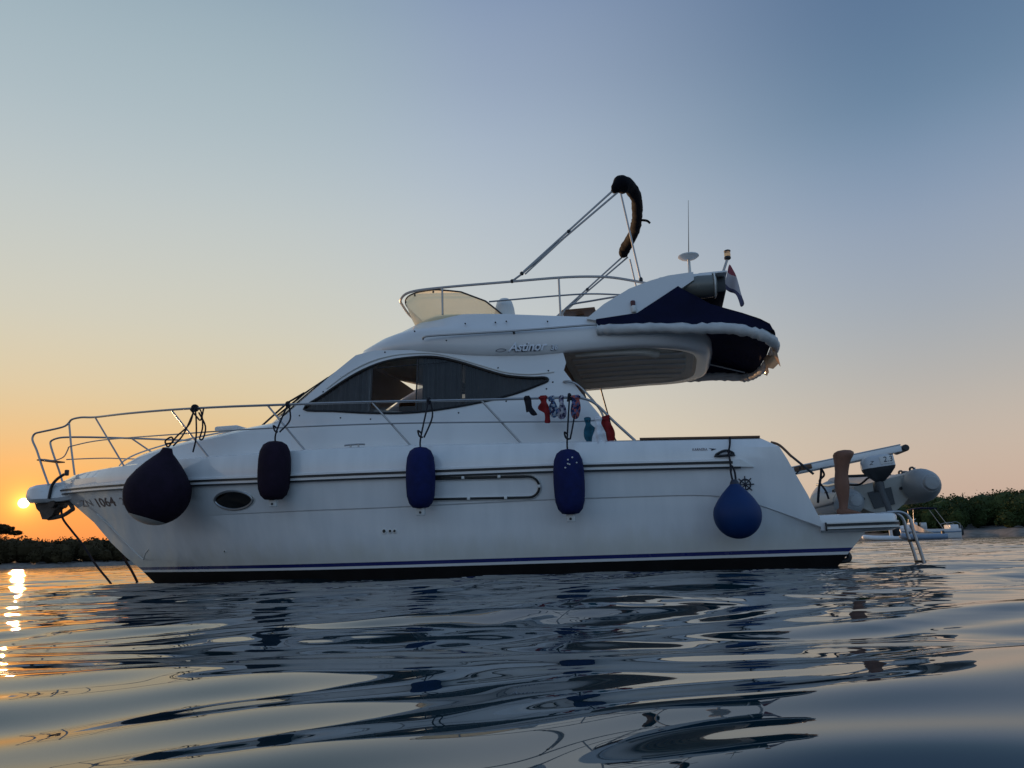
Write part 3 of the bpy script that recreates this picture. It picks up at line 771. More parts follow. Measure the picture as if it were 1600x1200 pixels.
for yy in (.55, 0, -.55):
    u0 = yy / 1.1; wp = MB()
    wp.tube([Vector(ws(u0, -.06)) + Vector((.05, 0, .05)), Vector(ws(u0, .25)) + Vector((.07, 0, .07)), Vector(ws(u0, .42)) + Vector((.045, 0, .045))], .014, 6)
    w_ = wp.build('wiper_arm', 'dark', wsf)
    MB().tube([Vector(ws(u0 - .04, .10)) + Vector((.035, 0, .035)), Vector(ws(u0, .42)) + Vector((.04, 0, .04)), Vector(ws(u0 + .02, .66)) + Vector((.035, 0, .035))], .012, 6).build('wiper_blade', 'dark', w_)
# --- flybridge moulding
def ring(xa, xf, Yh, zf, n=96, na=4.2, nf=3.5, xc=3.2):
    out = []
    for k in range(n):
        a = 2 * math.pi * k / n; c_, s_ = math.cos(a), math.sin(a)
        e = 2 / (nf if c_ > 0 else na)
        x = xc + (xf - xc if c_ > 0 else xc - xa) * math.copysign(abs(c_) ** e, c_)
        y = Yh * math.copysign(abs(s_) ** e, s_)
        out.append((x, y, zf(x)))
    return out
fb = MB()
mid = lambda k: (lambda x: zlow(x) + (ztop(x) - zlow(x)) * k)
rg = [ring(1.20, 5.62, 1.12, lambda x: zlow(x) + .004), ring(1.09, 5.72, 1.225, lambda x: zlow(x) - .004), ring(1.04, 5.78, 1.262, lambda x: zlow(x) + .025), ring(1.0, 5.74, 1.292, mid(.22)), ring(1.0, 5.50, 1.300, mid(.5)), ring(1.02, 5.34, 1.294, mid(.60)),
      ring(1.06, 5.26, 1.262, mid(.66)), ring(1.12, 4.98, 1.215, mid(.92)), ring(1.14, 4.90, 1.19, ztop), ring(1.2, 4.82, 1.13, ztop), ring(1.22, 4.8, 1.11, lambda x: ztop(x) - .05), ring(1.3, 4.75, 1.08, lambda x: 2.80)]
fb.loft(rg, True, False, True)
fly = fb.build('flybridge', 'gel', Y_, sharp=50)
# soffit under the overhang: recessed liner, rim and slats
rgA, rgB = ring(1.20, 5.62, 1.12, lambda x: zlow(x) + .006), ring(1.24, 5.58, 1.08, lambda x: zlow(x) + .04)
sm = MB().loft([rgA, rgB], True, False, False)
n = len(rgB); half = [rgB[k] for k in range(n // 2 + 1)]; oth = [rgB[-k % n] for k in range(n // 2 + 1)]
sm.loft([half, oth], closed=False)
sof = sm.build('soffit', 'soffit', fly)
for k, yy in enumerate((-.87, -.58, -.29, 0, .29, .58, .87)):
    x0 = 1.34 + .25 * abs(yy) ** 3; x1 = 2.78
    MB().tube([(x0, yy + .145, zlow(x0) + .012), (2.0, yy + .145, zlow(2.0) + .012), (x1, yy + .145, zlow(x1) + .012)], .016, 6).build('batten', 'gel', sof) if abs(yy) < .8 else None
    MB().loft([[(x, yy - .115, zlow(x) + .038), (x, yy - .105, zlow(x) + .018), (x, yy + .105, zlow(x) + .018), (x, yy + .115, zlow(x) + .038)] for x in (x0, x0 + .4, 2.2, x1)]).build('slat', 'slat', sof)
st_ = MB().tube(spline([(2.7, 1.02, 2.63), (2.3, 1.04, 2.625), (1.95, 1.0, 2.625), (1.80, .93, 2.62), (1.72, .80, 2.625)], 5), [.02 + .002 * i for i in range(21)], 8)
st_.build('soffit_moulding', 'soffit', sof)
# grab rail along the flybridge side
for sg in (1, -1):
    MB().tube(spline([(4.60, sg * 1.292, 2.935), (4.57, sg * 1.335, 2.95), (4.40, sg * 1.345, 2.955), (3.37, sg * 1.345, 2.925), (2.50, sg * 1.345, 2.915), (2.40, sg * 1.335, 2.914), (2.38, sg * 1.292, 2.90)], 5), .013, 8).build('grab_rail', 'steel', fly)
    for x in (3.42,): MB().tube([(x, sg * 1.29, 2.905), (x, sg * 1.345, 2.922)], .014, 8).build('rail_bracket', 'dark', fly)
    for x, z in ((4.72, 3.06), (4.05, 3.10), (3.66, 3.08), (3.52, 3.08), (4.3, 2.90), (3.0, 3.03)):
        MB().ell((x, sg * 1.268, z), (.011, .02, .011), 8, 4).build('snap_stud', 'dark', fly)
# name on the flybridge
def side_y(x, z):
    k = (z - zlow(x)) / (ztop(x) - zlow(x)); return interp([(0, 1.255), (.06, 1.265), (.22, 1.292), (.5, 1.300), (.6, 1.294), (.66, 1.262)], k)
text_mesh('Astinor', .155, lambda u, v: (3.50 - u * 1.02, side_y(3.3, 2.70 + v) + .010, 2.685 - .045 * u + v), shear=.38, spacing=.95, bold=.0025).build('name_lettering', 'silver', fly, smooth=False)
text_mesh('Astinor', .155, lambda u, v: (3.512 - u * 1.02, side_y(3.3, 2.70 + v) + .004, 2.676 - .045 * u + v), shear=.38, spacing=.9).build('name_shadow', 'ink', fly, smooth=False)
text_mesh('36', .085, lambda u, v: (2.982 - u, side_y(2.95, 2.66 + v) + .008, 2.656 + v), shear=.25, bold=.003).build('name_shadow', 'ink', fly, smooth=False)
text_mesh('36', .085, lambda u, v: (2.975 - u, side_y(2.95, 2.66 + v) + .012, 2.662 + v), shear=.25, bold=.003).build('name_lettering', 'silver', fly, smooth=False)
MB().tube(spline([(3.66, 1.300, 2.70), (3.61, 1.302, 2.722), (3.55, 1.302, 2.715), (3.53, 1.300, 2.70), (3.58, 1.298, 2.685), (3.63, 1.298, 2.688)], 5, True), .004, 5, True).build('name_emblem', 'ink', fly)
# amber windscreen of the flybridge
WT = [(3.66, 0.), (3.75, .14), (3.97, .28), (4.38, .345), (4.75, .33), (5.1, .28)]
aw = MB(); n = 64; lo, hi = [], []
for i in range(n + 1):
    a = -R(100) + R(200) * i / n
    c_, s_ = math.cos(a), math.sin(a)
    e = 2 / 4.0
    x = 3.9 + (1.0 if c_ > 0 else .9) * math.copysign(abs(c_) ** e, c_); y = 1.15 * math.copysign(abs(s_) ** e, s_)
    h = interp([(3.60, .0), (3.74, .14), (3.97, .28), (4.38, .35), (4.75, .33), (5.2, .27)], x)
    z = ztop(min(x, 4.9)); lo.append(Vector((x, y, z - .09))); k = 1 + .10 * h / .3
    hi.append(Vector((3.9 + (x - 3.9) * (1 + .17 * h / .3 * (1 if x > 4.3 else (x - 3.9) / .4 if x > 3.9 else 0)), y * 1.0, z + h)))
aws = aw.loft([lo, [l.lerp(h_, .5) + Vector((.012, 0, 0)) for l, h_ in zip(lo, hi)], hi], closed=False).build('flybridge_windscreen', 'amber', fly)
MB().tube(hi, .011, 6).build('windscreen_trim', 'dark', aws)
for i in (8, 14, 22, 42, 50, 56):
    MB().ell(tuple(hi[i] - Vector((0, 0, .03))), (.013, .013, .018), 8, 4).build('clip', 'dark', aws)
# flybridge seat, console and teak edge
MB().lathe([(.001, .22), (.06, .21), (.10, .17), (.125, .08), (.135, 0), (.14, -.12)], (3.60, .95, 3.27), 16).build('seat_back', 'gel2', fly)
MB().box((2.64, .75, 3.235), (.42, .5, .028), .006).build('teak_table', 'teak', fly)
MB().box((2.64, .75, 3.0), (.10, .10, .44), .01).build('table_leg', 'dull', fly)
# flybridge rails
for sg in (1, -1):
    y = sg * 1.15
    fr = MB().tube(spline([(5.06, sg * .75, 3.60), (5.0, sg * 1.0, 3.60), (4.82, sg * 1.13, 3.645), (4.37, y, 3.655), (3.45, y, 3.640), (2.84, y, 3.628), (2.45, y, 3.60), (2.15, y, 3.552), (1.75, y, 3.435)], 6), .0165, 8).build('flybridge_rail', 'steel', fly)
    for x, zt in ((4.38, 3.65), (2.85, 3.63)):
        MB().tube([(x, y, ztop(x) - .01), (x, y, zt)], .0135, 8).build('rail_post', 'steel', fr)
    MB().tube(spline([(3.76, y, 3.40), (2.85, y, 3.390), (2.45, y, 3.372), (2.10, y, 3.325)], 5), .011, 8).build('middle_rail', 'steel', fr)
    MB().tube(spline([(2.83, y - sg * .05, 3.09), (2.82, y - sg * .05, 3.18), (2.72, y - sg * .05, 3.27), (2.45, y - sg * .05, 3.298), (2.10, y - sg * .05, 3.325)], 5), .0125, 8).build('lower_rail', 'steel', fr)
MB().tube(spline([(5.06, .75, 3.60), (5.10, .4, 3.595), (5.11, 0, 3.594), (5.10, -.4, 3.595), (5.06, -.75, 3.60)], 6), .0165, 8).build('flybridge_rail', 'steel', fly)
# --- folded bimini
bi = MB(); bm_ = thing  # frame tubes
for sg in (1, -1):
    y = sg * 1.15
    fr = MB().tube([(3.45, y, 3.645), (3.34, y, 3.715), (2.03, y, 4.70)], .0135, 8).build('bimini_tube', 'steel', Y_)
    MB().tube([(3.30, y, 3.755), (2.68, y, 4.255), (2.06, y, 4.755)], .0135, 8).build('second_tube', 'steel', fr)
    MB().tube([(3.28, y, 3.72), (2.66, y, 4.23)], .011, 8).build('brace_tube', 'dull', fr)
    for p in ((3.45, 3.645), (3.32, 3.735), (2.69, 4.235)): MB().ell((p[0], y, p[1]), (.028, .022, .028), 8, 6).build('knuckle_joint', 'dark', fr)
    MB().tube([(2.00, y, 4.66), (1.83, y, 3.47)], .0125, 8).build('strut', 'steel', fr)
    MB().ell((1.83, y, 3.49), (.025, .022, .04), 8, 6).build('knuckle_joint', 'dark', fr)
path = spline([(2.10, 1.17, 4.70), (2.0, 1.13, 4.80), (1.90, 1.0, 4.83), (1.82, .72, 4.80), (1.82, .30, 4.79), (1.84, 0, 4.785), (1.89, -.4, 4.80), (1.97, -.75, 4.815), (2.06, -1.02, 4.79), (2.11, -1.16, 4.72)], 6)
rnd = random.Random(4)
rad = []
for i in range(len(path)):
    t = i / (len(path) - 1)
    base = interp([(0, .035), (.06, .09), (.12, .135), (.2, .115), (.3, .085), (.5, .082), (.75, .085), (.9, .10), (.97, .075), (1, .03)], t)
    rad.append(base * .88 * rnd.uniform(.93, 1.07))
bun = MB().tube(path, rad, 14)
bun.v = [(x + rnd.uniform(-.004, .004), y, z + rnd.uniform(-.004, .004)) for x, y, z in bun.v]
bn = bun.build('bimini_bundle', 'bimini', Y_, sharp=80)
MB().tube(spline([(1.78, .15, 4.72), (1.70, .15, 4.70), (1.66, .15, 4.66)], 4), .018, 6).build('strap_end', 'bimini', bn)
# --- radar arch
ar = MB()
legp = [(2.52, 3.02), (2.30, 3.19), (1.98, 3.365), (1.72, 3.445), (1.50, 3.49), (1.20, 3.505), (1.20, 3.40), (1.36, 3.30), (1.42, 3.10), (1.55, 2.98), (2.3, 2.96)]
for sg in (1, -1):
    lg = MB().panel(legp, lambda x, z: (x, sg * (1.205 - .12 * (z - 3.0)), z), step=.12, thick=.14)
    if sg > 0: arch = lg.build('radar_arch', 'gel', Y_)
    else: lg.build('arch_leg', 'gel', arch)
MB().box((1.30, 0, 3.452), (.66, 2.36, .10), .035).build('arch_crossbeam', 'gel', arch)
MB().box((.97, 0, 3.488), (.34, 2.34, .025), .008).build('arch_fin', 'gel', arch)
MB().box((.96, 0, 3.37), (.28, 2.1, .20), .02).build('arch_underside', 'dark', arch)
ln = MB().lathe([(.001, .24), (.05, .23), (.10, .20), (.14, .12), (.155, 0), (.15, -.16), (.12, -.22)], (1.15, 1.06, 3.365), 20, 'X'); ln.build('arch_lamp', 'dome', arch)
MB().tube([(.955, 1.06 + .155 * math.cos(a), 3.365 + .155 * math.sin(a)) for a in [6.283 * k / 20 for k in range(20)]], .010, 6, True).build('lamp_rim', 'gel2', arch)
MB().lathe([(.03, 0), (.034, .02), (.034, .075), (.03, .08)], (1.94, 1.275, 3.045), 12).build('deck_lamp', 'gel2', arch)
MB().lathe([(.028, 0), (.03, .06), (.024, .065)], (1.945, 1.275, 3.125), 12).build('deck_lamp_lens', 'redink', arch)
# satellite dish and whip aerial
an = MB().lathe([(.022, 0), (.020, .10), (.018, .30), (.03, .32)], (1.22, .85, 3.50), 12).build('aerial_mast', 'gel2', arch)
MB().lathe([(.03, -.035), (.10, -.020), (.132, .004), (.128, .016), (.08, .032), (.02, .040)], (1.22, .85, 3.84), 24).build('aerial_disc', 'gel2', an)
MB().tube([(1.215, .85, 3.87), (1.19, .85, 4.2), (1.16, .85, 4.61)], [.006, .004, .0025], 6).build('whip_aerial', 'dark', an)
# stern light mast
ms = MB().tube([(.95, .95, 3.25), (.87, .95, 3.45), (.765, .95, 3.71)], .016, 8).build('light_mast', 'steel', arch)
MB().lathe([(.03, 0), (.042, .012), (.040, .034), (.03, .04)], (.757, .95, 3.715), 14).build('lamp_base', 'dark', ms)
MB().lathe([(.036, 0), (.038, .03), (.036, .062)], (.755, .95, 3.755), 14).build('lamp_lens', 'lens', ms)
MB().lathe([(.04, 0), (.042, .012), (.03, .02)], (.753, .95, 3.817), 14).build('lamp_cap', 'dark', ms)
# --- awning behind the arch
def aw_y(z): return 1.335 - .06 * max(0, z - 2.8)
aw = MB()
nearp = [(2.40, 2.985), (1.90, 3.02), (1.40, 3.31), (1.04, 3.045), (.69, 2.90), (.50, 2.81), (.40, 2.74), (.37, 2.66), (.55, 2.68), (1.0, 2.78), (1.6, 2.84), (2.40, 2.875)]
for sg in (1, -1):
    aw.panel(nearp, lambda x, z: (x, sg * (aw_y(z) + .012 * math.sin(x * 9) * (3.3 - z)), z), step=.11, thick=.008)
rgs = []
for x, z in ((1.40, 3.31), (1.22, 3.165), (1.04, 3.045), (.86, 2.965), (.69, 2.90), (.50, 2.815), (.38, 2.74), (.30, 2.64)):
    rw = []
    for i in range(25):
        u = -1 + 2 * i / 24; w = aw_y(z) + .006
        xx = x + (.0 if x > .6 else .0) ; rnd_ = (.9 - x) * .10 * abs(u) ** 6 if x < .9 else 0
        rw.append((xx + rnd_, u * w, z + .06 * (1 - u * u) * (1 if x > .4 else .4) - .015 * math.sin(u * 9 + x * 5)))
    rgs.append(rw)
aw.loft(rgs, closed=False)
awn = aw.build('awning', 'navy', Y_, sharp=50)
rnd = random.Random(8)
def roll(pts, r0, name='rolled_curtain'):
    P_ = spline(pts, 7); m_ = MB().tube(P_, [r0 * rnd.uniform(.86, 1.16) * (.6 if i in (0, len(P_) - 1) else 1) for i in range(len(P_))], 12)
    m_.v = [(x, y + rnd.uniform(-.005, .005), z + rnd.uniform(-.006, .006)) for x, y, z in m_.v]
    return m_.build(name, 'roll', awn, sharp=80)
roll([(2.40, 1.31, 2.85), (2.2, 1.34, 2.835), (1.7, 1.35, 2.80), (1.28, 1.355, 2.755), (.9, 1.35, 2.725), (.62, 1.34, 2.66), (.46, 1.30, 2.60), (.34, 1.12, 2.56)], .062)
roll([(2.30, -1.31, 2.80), (1.7, -1.33, 2.77), (1.28, -1.33, 2.74), (.9, -1.33, 2.73), (.62, -1.30, 2.70), (.46, -1.24, 2.66), (.38, -1.1, 2.64)], .06)
roll([(.34, 1.12, 2.56), (.29, .8, 2.58), (.26, .3, 2.62), (.26, -.3, 2.63), (.30, -.8, 2.63), (.38, -1.1, 2.64)], .05)
for sg in (1, -1):
    MB().tube([(1.25, sg * 1.12, 2.98), (.45, sg * 1.15, 2.72)], .012, 8).build('awning_pole', 'dull', awn)
MB().tube(spline([(1.40, 1.15, 3.24), (1.36, .6, 3.30), (1.36, -.6, 3.30), (1.40, -1.15, 3.24)], 5), .014, 8).build('awning_bow', 'dull', awn)
# torn clear plastic hanging from the aft curtain
pp = [(1.20, 2.63), (.75, 2.62), (.35, 2.62), (.05, 2.62), (-.25, 2.60), (-.42, 2.52), (-.30, 2.47), (-.12, 2.49), (.05, 2.43), (.30, 2.45), (.52, 2.38), (.72, 2.40), (.86, 2.33), (1.02, 2.37), (1.14, 2.45)]
MB().panel(pp, lambda u, v: (.30 + .04 * math.sin(u * 7 + v * 5) + .14 * max(0, u - .6) ** 2 - .03 * (2.62 - v), u, v), step=.08, thick=.006, nv=(1, 0, 0)).build('clear_flap', 'plastic', awn)
# --- bow rail
railP = [(10.66, .20, 2.435), (10.58, .235, 2.475), (10.38, .28, 2.485), (10.05, .38, 2.450), (9.2, .80, 2.375), (8.22, 1.14, 2.305), (7.3, 1.39, 2.235), (6.5, 1.53, 2.178), (5.15, 1.64, 2.101), (3.79, 1.655, 2.026), (3.1, 1.655, 1.995), (2.78, 1.655, 1.980), (2.60, 1.655, 1.962), (2.44, 1.65, 1.885), (2.24, 1.645, 1.665), (2.02, 1.64, 1.435)]
farP = [(11.27, .21, 2.27), (11.12, .215, 2.29), (10.75, .24, 2.275), (10.35, .34, 2.255), (9.9, .52, 2.235), (9.2, .80, 2.20), (8.22, 1.14, 2.16), (7.3, 1.39, 2.12), (6.5, 1.53, 2.08), (5.15, 1.64, 2.03), (3.79, 1.655, 1.98), (3.1, 1.655, 1.95), (2.78, 1.655, 1.94), (2.60, 1.655, 1.92), (2.44, 1.65, 1.86), (2.24, 1.645, 1.66), (2.02, 1.64, 1.435)]
def rail(pts, sg): return MB().tube([(p.x, sg * p.y, p.z) for p in spline(pts, 5)], .0155, 8)
br_ = rail(railP, 1).build('bow_rail', 'steel', Y_)
def rail_at(pts, x):
    return interp(sorted((p[0], p[1]) for p in pts), x), interp(sorted((p[0], p[2]) for p in pts), x)
posts = [(9.20, 10.06), (7.50, 8.24), (6.04, 6.60), (4.65, 5.15), (3.31, 3.78)]
for sg, P_ in ((1, railP), (-1, farP)):
    par = br_ if sg > 0 else rail(farP, -1).build('bow_rail', 'steel', Y_)
    for xb, xt in posts:
        yb = line_y('lip', xb) - .10; zb = interp(SHR, xb) + .0
        yt, zt = rail_at(P_, xt)
        MB().tube([(xb, sg * yb, zb), (xt, sg * yt, zt)], .0125, 8).build('rail_post', 'steel', par)
        MB().lathe([(.04, 0), (.038, .012), (.016, .016)], (xb, sg * yb, zb - .008), 12).build('post_base', 'steel', par)
    mp_ = [(10.60, .235, 2.04), (10.5, .25, 2.062), (9.8, .48, 2.075), (8.06, 1.18, 1.955), (6.76, 1.49, 1.895), (5.0, 1.645, 1.822), (3.42, 1.655, 1.738), (2.64, 1.655, 1.692), (2.30, 1.65, 1.70)]
    if sg < 0: mp_ = [(11.02, .22, 1.93), (10.4, .30, 1.925), (9.8, .50, 1.90)] + [(x, y, z - .06) for x, y, z in mp_[3:]]
    MB().tube([(p.x, sg * p.y, p.z) for p in spline(mp_, 5)], .009, 8).build('middle_rail', 'steel', par)
# pulpit
pu = MB().tube(spline([(10.91, .21, 1.49), (11.05, .21, 1.76), (11.18, .21, 2.03), (11.27, .21, 2.18), (11.28, .21, 2.25), (11.24, .21, 2.30), (11.14, .21, 2.318), (10.85, .21, 2.355), (10.72, .205, 2.385), (10.66, .20, 2.435)], 5), .0155, 8).build('pulpit', 'steel', Y_)
MB().tube(spline([(11.02, -.21, 1.50), (11.10, -.21, 1.70), (11.25, -.21, 2.0), (11.33, -.21, 2.18), (11.33, -.21, 2.24), (11.27, -.21, 2.27)], 5), .0155, 8).build('pulpit_loop', 'steel', pu)
MB().tube([(10.47, .21, 1.62), (10.56, .215, 2.0), (10.66, .20, 2.435)], .0145, 8).build('pulpit_post', 'steel', pu)
MB().tube([(11.11, .21, 1.895), (11.11, 0, 1.895), (11.19, -.21, 1.895)], .010, 8).build('pulpit_bar', 'steel', pu)
MB().box((11.10, 0, 1.885), (.14, .42, .02), .006).build('pulpit_step', 'teak', pu)
MB().tube(spline([(11.11, .21, 1.895), (10.88, .21, 1.86), (10.70, .21, 1.90), (10.63, .215, 2.0), (10.60, .235, 2.04)], 5), .009, 8).build('pulpit_bar', 'steel', pu)
# bowsprit platform with anchor roller
bs = MB(); rings = []
for x, w, zt, zb in ((10.45, .12, 1.56, 1.28), (10.8, .15, 1.53, 1.245), (11.0, .21, 1.51, 1.235), (11.15, .23, 1.50, 1.235), (11.30, .19, 1.475, 1.24), (11.38, .12, 1.42, 1.28), (11.41, .05, 1.36, 1.32)):
    rings.append([(x, -w, zb + .05), (x, -w * .7, zb), (x, w * .7, zb), (x, w, zb + .05), (x, w, zt - .05), (x, w * .8, zt), (x, -w * .8, zt), (x, -w, zt - .05)])
spr = bs.loft(rings).build('bowsprit', 'gel', Y_)
MB().tube([(x, .205 + .1 * (x - 11.0), 1.40 - .06 * (x - 10.9)) for x in (11.0, 11.07, 11.15)], .008, 6).build('sprit_bead', 'gel2', spr)
MB().tube(spline([(10.66, .20, 1.64), (10.76, .22, 1.57), (10.86, .20, 1.47), (10.90, .19, 1.28)], 5), .022, 8).build('roller_strap', 'dark', spr)
MB().box((10.62, .20, 1.66), (.05, .05, .09), .01).build('bow_chock', 'dark', spr)
# registration, maker's mark and emblem on the port side
def on_hull(x, z, d=.005): return (x, hull_y(x, z) + d, z)
text_mesh('1064', .21, lambda u, v: on_hull(9.88 - u * 1.30, 1.10 - .035 * u + v * .80), shear=-.15, bold=.004).build('registration_lettering', 'brownink', hull, smooth=False)
text_mesh('ZN', .20, lambda u, v: on_hull(10.33 - u * 1.3, 1.135 - .035 * u + v * .66), shear=-.15).build('registration_lettering', 'fade', hull, smooth=False)
text_mesh('2', .20, lambda u, v: on_hull(9.20 - u, 1.085 + v * .7), shear=-.15).build('registration_lettering', 'fade', hull, smooth=False)
text_mesh('KARNERA', .042, lambda u, v: on_hull(1.41 - u * .85, 1.272 - .03 * u + v), shear=.1).build('maker_lettering', 'redink', hull, smooth=False)
MB().add([on_hull(1.235, 1.292), on_hull(1.15, 1.28), on_hull(1.21, 1.262), on_hull(1.205, 1.277)], [(0, 1, 3), (1, 2, 3)]).build('maker_emblem', 'ink', hull, smooth=False)
ww = MB(); cx, cz = .885, .885
ww.tube([on_hull(cx + .055 * math.cos(a), cz + .055 * math.sin(a), .008) for a in [6.283 * k / 20 for k in range(20)]], .008, 6, True)
for k in range(8):
    a = 6.283 * k / 8; ww.tube([on_hull(cx, cz, .008), on_hull(cx + .09 * math.cos(a), cz + .09 * math.sin(a), .008)], .006, 6)
ww.build('ship_wheel_emblem', 'ink', hull)
# oval portholes and side vents
for sg in (1, -1):
    def el(a, k=1., d=0.): 
        x = 7.04 + .30 * k * math.cos(a); z = 1.012 + .112 * k * math.copysign(abs(math.sin(a)) ** 1.15, math.sin(a)) - .03 * math.cos(a) * -1 * .3
        return (x, sg * (hull_y(x, z) + d), z)
    n = 36
    ph = MB().tube([el(6.283 * k / n, 1, .008) for k in range(n)], .016, 8, True).build('porthole', 'dull', hull)
    MB().tube([el(6.283 * k / n, 1.10, .002) for k in range(n)], .007, 6, True).build('porthole_seal', 'gel2', ph)
    MB().add([el(6.283 * k / n, .98, .006) for k in range(n)] + [el(0, 0, .012)], [(k, (k + 1) % n, n) for k in range(n)]).build('porthole_pane', 'tint2', ph)
    stad = []
    for k in range(13): a = R(90 - 180 * k / 12); stad.append((3.235 - .125 * math.cos(a), .970 + .115 * math.sin(a)))
    for k in range(13): a = R(270 - 180 * k / 12); stad.append((4.36 - .125 * math.cos(a), 1.000 + .115 * math.sin(a)))
    pts = []
    for (a, b_), (c_, d) in zip(stad, stad[1:] + stad[:1]):
        m_ = max(1, int(math.hypot(c_ - a, d - b_) / .06))
        for k in range(m_): pts.append((a + (c_ - a) * k / m_, b_ + (d - b_) * k / m_))
    ov = MB().tube([(x, sg * (hull_y(x, z) + .004), z) for x, z in pts], .024, 8, True).build('side_oval_frame', 'gel2', hull)
    MB().tube([(x, sg * (hull_y(x, z) + .016), z) for x, z in pts], .0165, 8, True).build('rubber_insert', 'black', ov)
    for x, z in ((3.11, .972), (3.56, 1.102), (3.98, 1.110), (3.50, .862), (3.93, .873)):
        MB().box((x, sg * (hull_y(x, z) + .03), z), (.035, .02, .035), .006).build('clip', 'gel2', ov)
    for x, z, s_ in ((4.98, .55, .022), (4.905, .548, .018), (4.85, .546, .018), (7.35, .392, .012)):
        MB().lathe([(s_ * 1.5, -.01), (s_ * 1.5, .006), (s_, .010)], (x, sg * hull_y(x, z), z), 14, 'Y').build('skin_fitting', 'gel2', hull) if sg > 0 else None
        if sg > 0: MB().lathe([(s_ * .9, -.01), (s_ * .9, .012)], (x, hull_y(x, z), z), 12, 'Y').build('outlet_hole', 'black', hull)
    MB().tube([(x, sg * (hull_y(x, z) + .004), z) for x, z in ((10.0, 1.02), (9.7, .78), (9.35, .46), (9.18, .33))], .008, 6).build('spray_rail', 'gel2', hull)
    MB().tube([(x, sg * (hull_y(x, z) + .002), z) for x, z in ((9.18, .33), (9.05, .42), (8.93, .47))], .008, 6).build('spray_rail', 'gel2', hull)
    # cleats and fairleads
    cz_ = interp(SHR, 5.38)
    cl = MB().tube(spline([(5.51, sg * 1.60, cz_ + .055), (5.45, sg * 1.60, cz_ + .06), (5.31, sg * 1.60, cz_ + .06), (5.25, sg * 1.60, cz_ + .055)], 4), .011, 8).build('deck_cleat', 'steel', Y_)
    for x in (5.43, 5.33): MB().tube([(x, sg * 1.60, cz_), (x, sg * 1.60, cz_ + .06)], .011, 8).build('cleat_foot', 'steel', cl)
    fl = MB().tube(spline([(1.17, sg * 1.745, 1.205), (1.10, sg * 1.76, 1.245), (1.04, sg * 1.76, 1.25), (.98, sg * 1.745, 1.215), (1.07, sg * 1.76, 1.20)], 5, True), .014, 8, True).build('fairlead', 'dark', Y_)
    MB().box((1.075, sg * 1.745, 1.197), (.22, .03, .014), .004).build('fairlead_base', 'dark', fl)
    # stern quarter grab and cabin aft grab rail
    MB().tube(spline([(2.84, sg * 1.27, 2.25), (2.78, sg * 1.31, 2.245), (2.66, sg * 1.31, 2.19), (2.50, sg * 1.31, 2.0), (2.40, sg * 1.31, 1.84), (2.37, sg * 1.31, 1.70)], 5), .0135, 8).build('door_grab_rail', 'steel', Y_)
    if sg < 0: MB().tube([(2.56, sg * .95, 2.60), (2.46, sg * 1.05, 2.1), (2.38, sg * 1.2, 1.72)], .011, 8).build('ladder_rail', 'dark', Y_)
    MB().tube(spline([(.56, sg * 1.55, 1.34), (.47, sg * 1.55, 1.30), (.36, sg * 1.55, 1.17)], 4), .014, 8).build('stern_grip', 'teak', Y_)
# passerelle stowed over the platform
pa = MB(); ax = Vector((-1.17, 0, .155)).normalized()
def beam(p0, p1, w, h, bev=.008):
    p0, p1 = Vector(p0), Vector(p1); d = p1 - p0
    m_ = MB().box((0, 0, 0), (d.length, w, h), bev, Matrix.Rotation(math.atan2(-d.z, d.x), 3, 'Y')); c_ = (p0 + p1) / 2
    m_.v = [(x + c_.x, y + c_.y, z + c_.z) for x, y, z in m_.v]; return m_
ga = beam((.28, .55, 1.09), (-.97, .55, 1.285), .34, .035).build('passerelle', 'gel2', Y_)
for yy in (.37, .73):
    beam((.30, yy, 1.085), (-.98, yy, 1.29), .035, .085).build('side_beam', 'gel', ga)
    beam((.30, yy, 1.115), (-.98, yy, 1.325), .045, .014).build('beam_cap', 'dull', ga)
beam((.22, .735, 1.10), (.02, .735, 1.132), .045, .06).build('hinge_block', 'teak', ga)
MB().lathe([(.03, -.2), (.04, -.19), (.04, .19), (.03, .2)], (-1.03, .55, 1.285), 12, 'Y').build('end_roller', 'dark', ga)
MB().box((-1.0, .55, 1.285), (.06, .34, .05), .01).build('end_block', 'dull', ga)
MB().tube([(.27, .80, 1.28), (.02, .80, 1.03)], .014, 8).build('davit_arm', 'dark', ga)
MB().tube(spline([(.28, .62, 1.16), (.22, .72, 1.05), (.15, .75, 1.12), (.30, .70, 1.0)], 4), .014, 8).build('hinge_strap', 'dark', ga)
MB().tube(spline([(-.09, .70, 1.10), (-.07, .72, 1.0), (-.03, .74, .86), (0, .75, .70)], 5), .014, 8).build('lift_strap', 'rope', ga)
MB().tube(spline([(-.09, .70, 1.10), (-.11, .72, 1.02), (-.05, .72, .95), (-.10, .74, .84), (-.12, .76, .74)], 5), .012, 8).build('lift_strap', 'rope', ga)

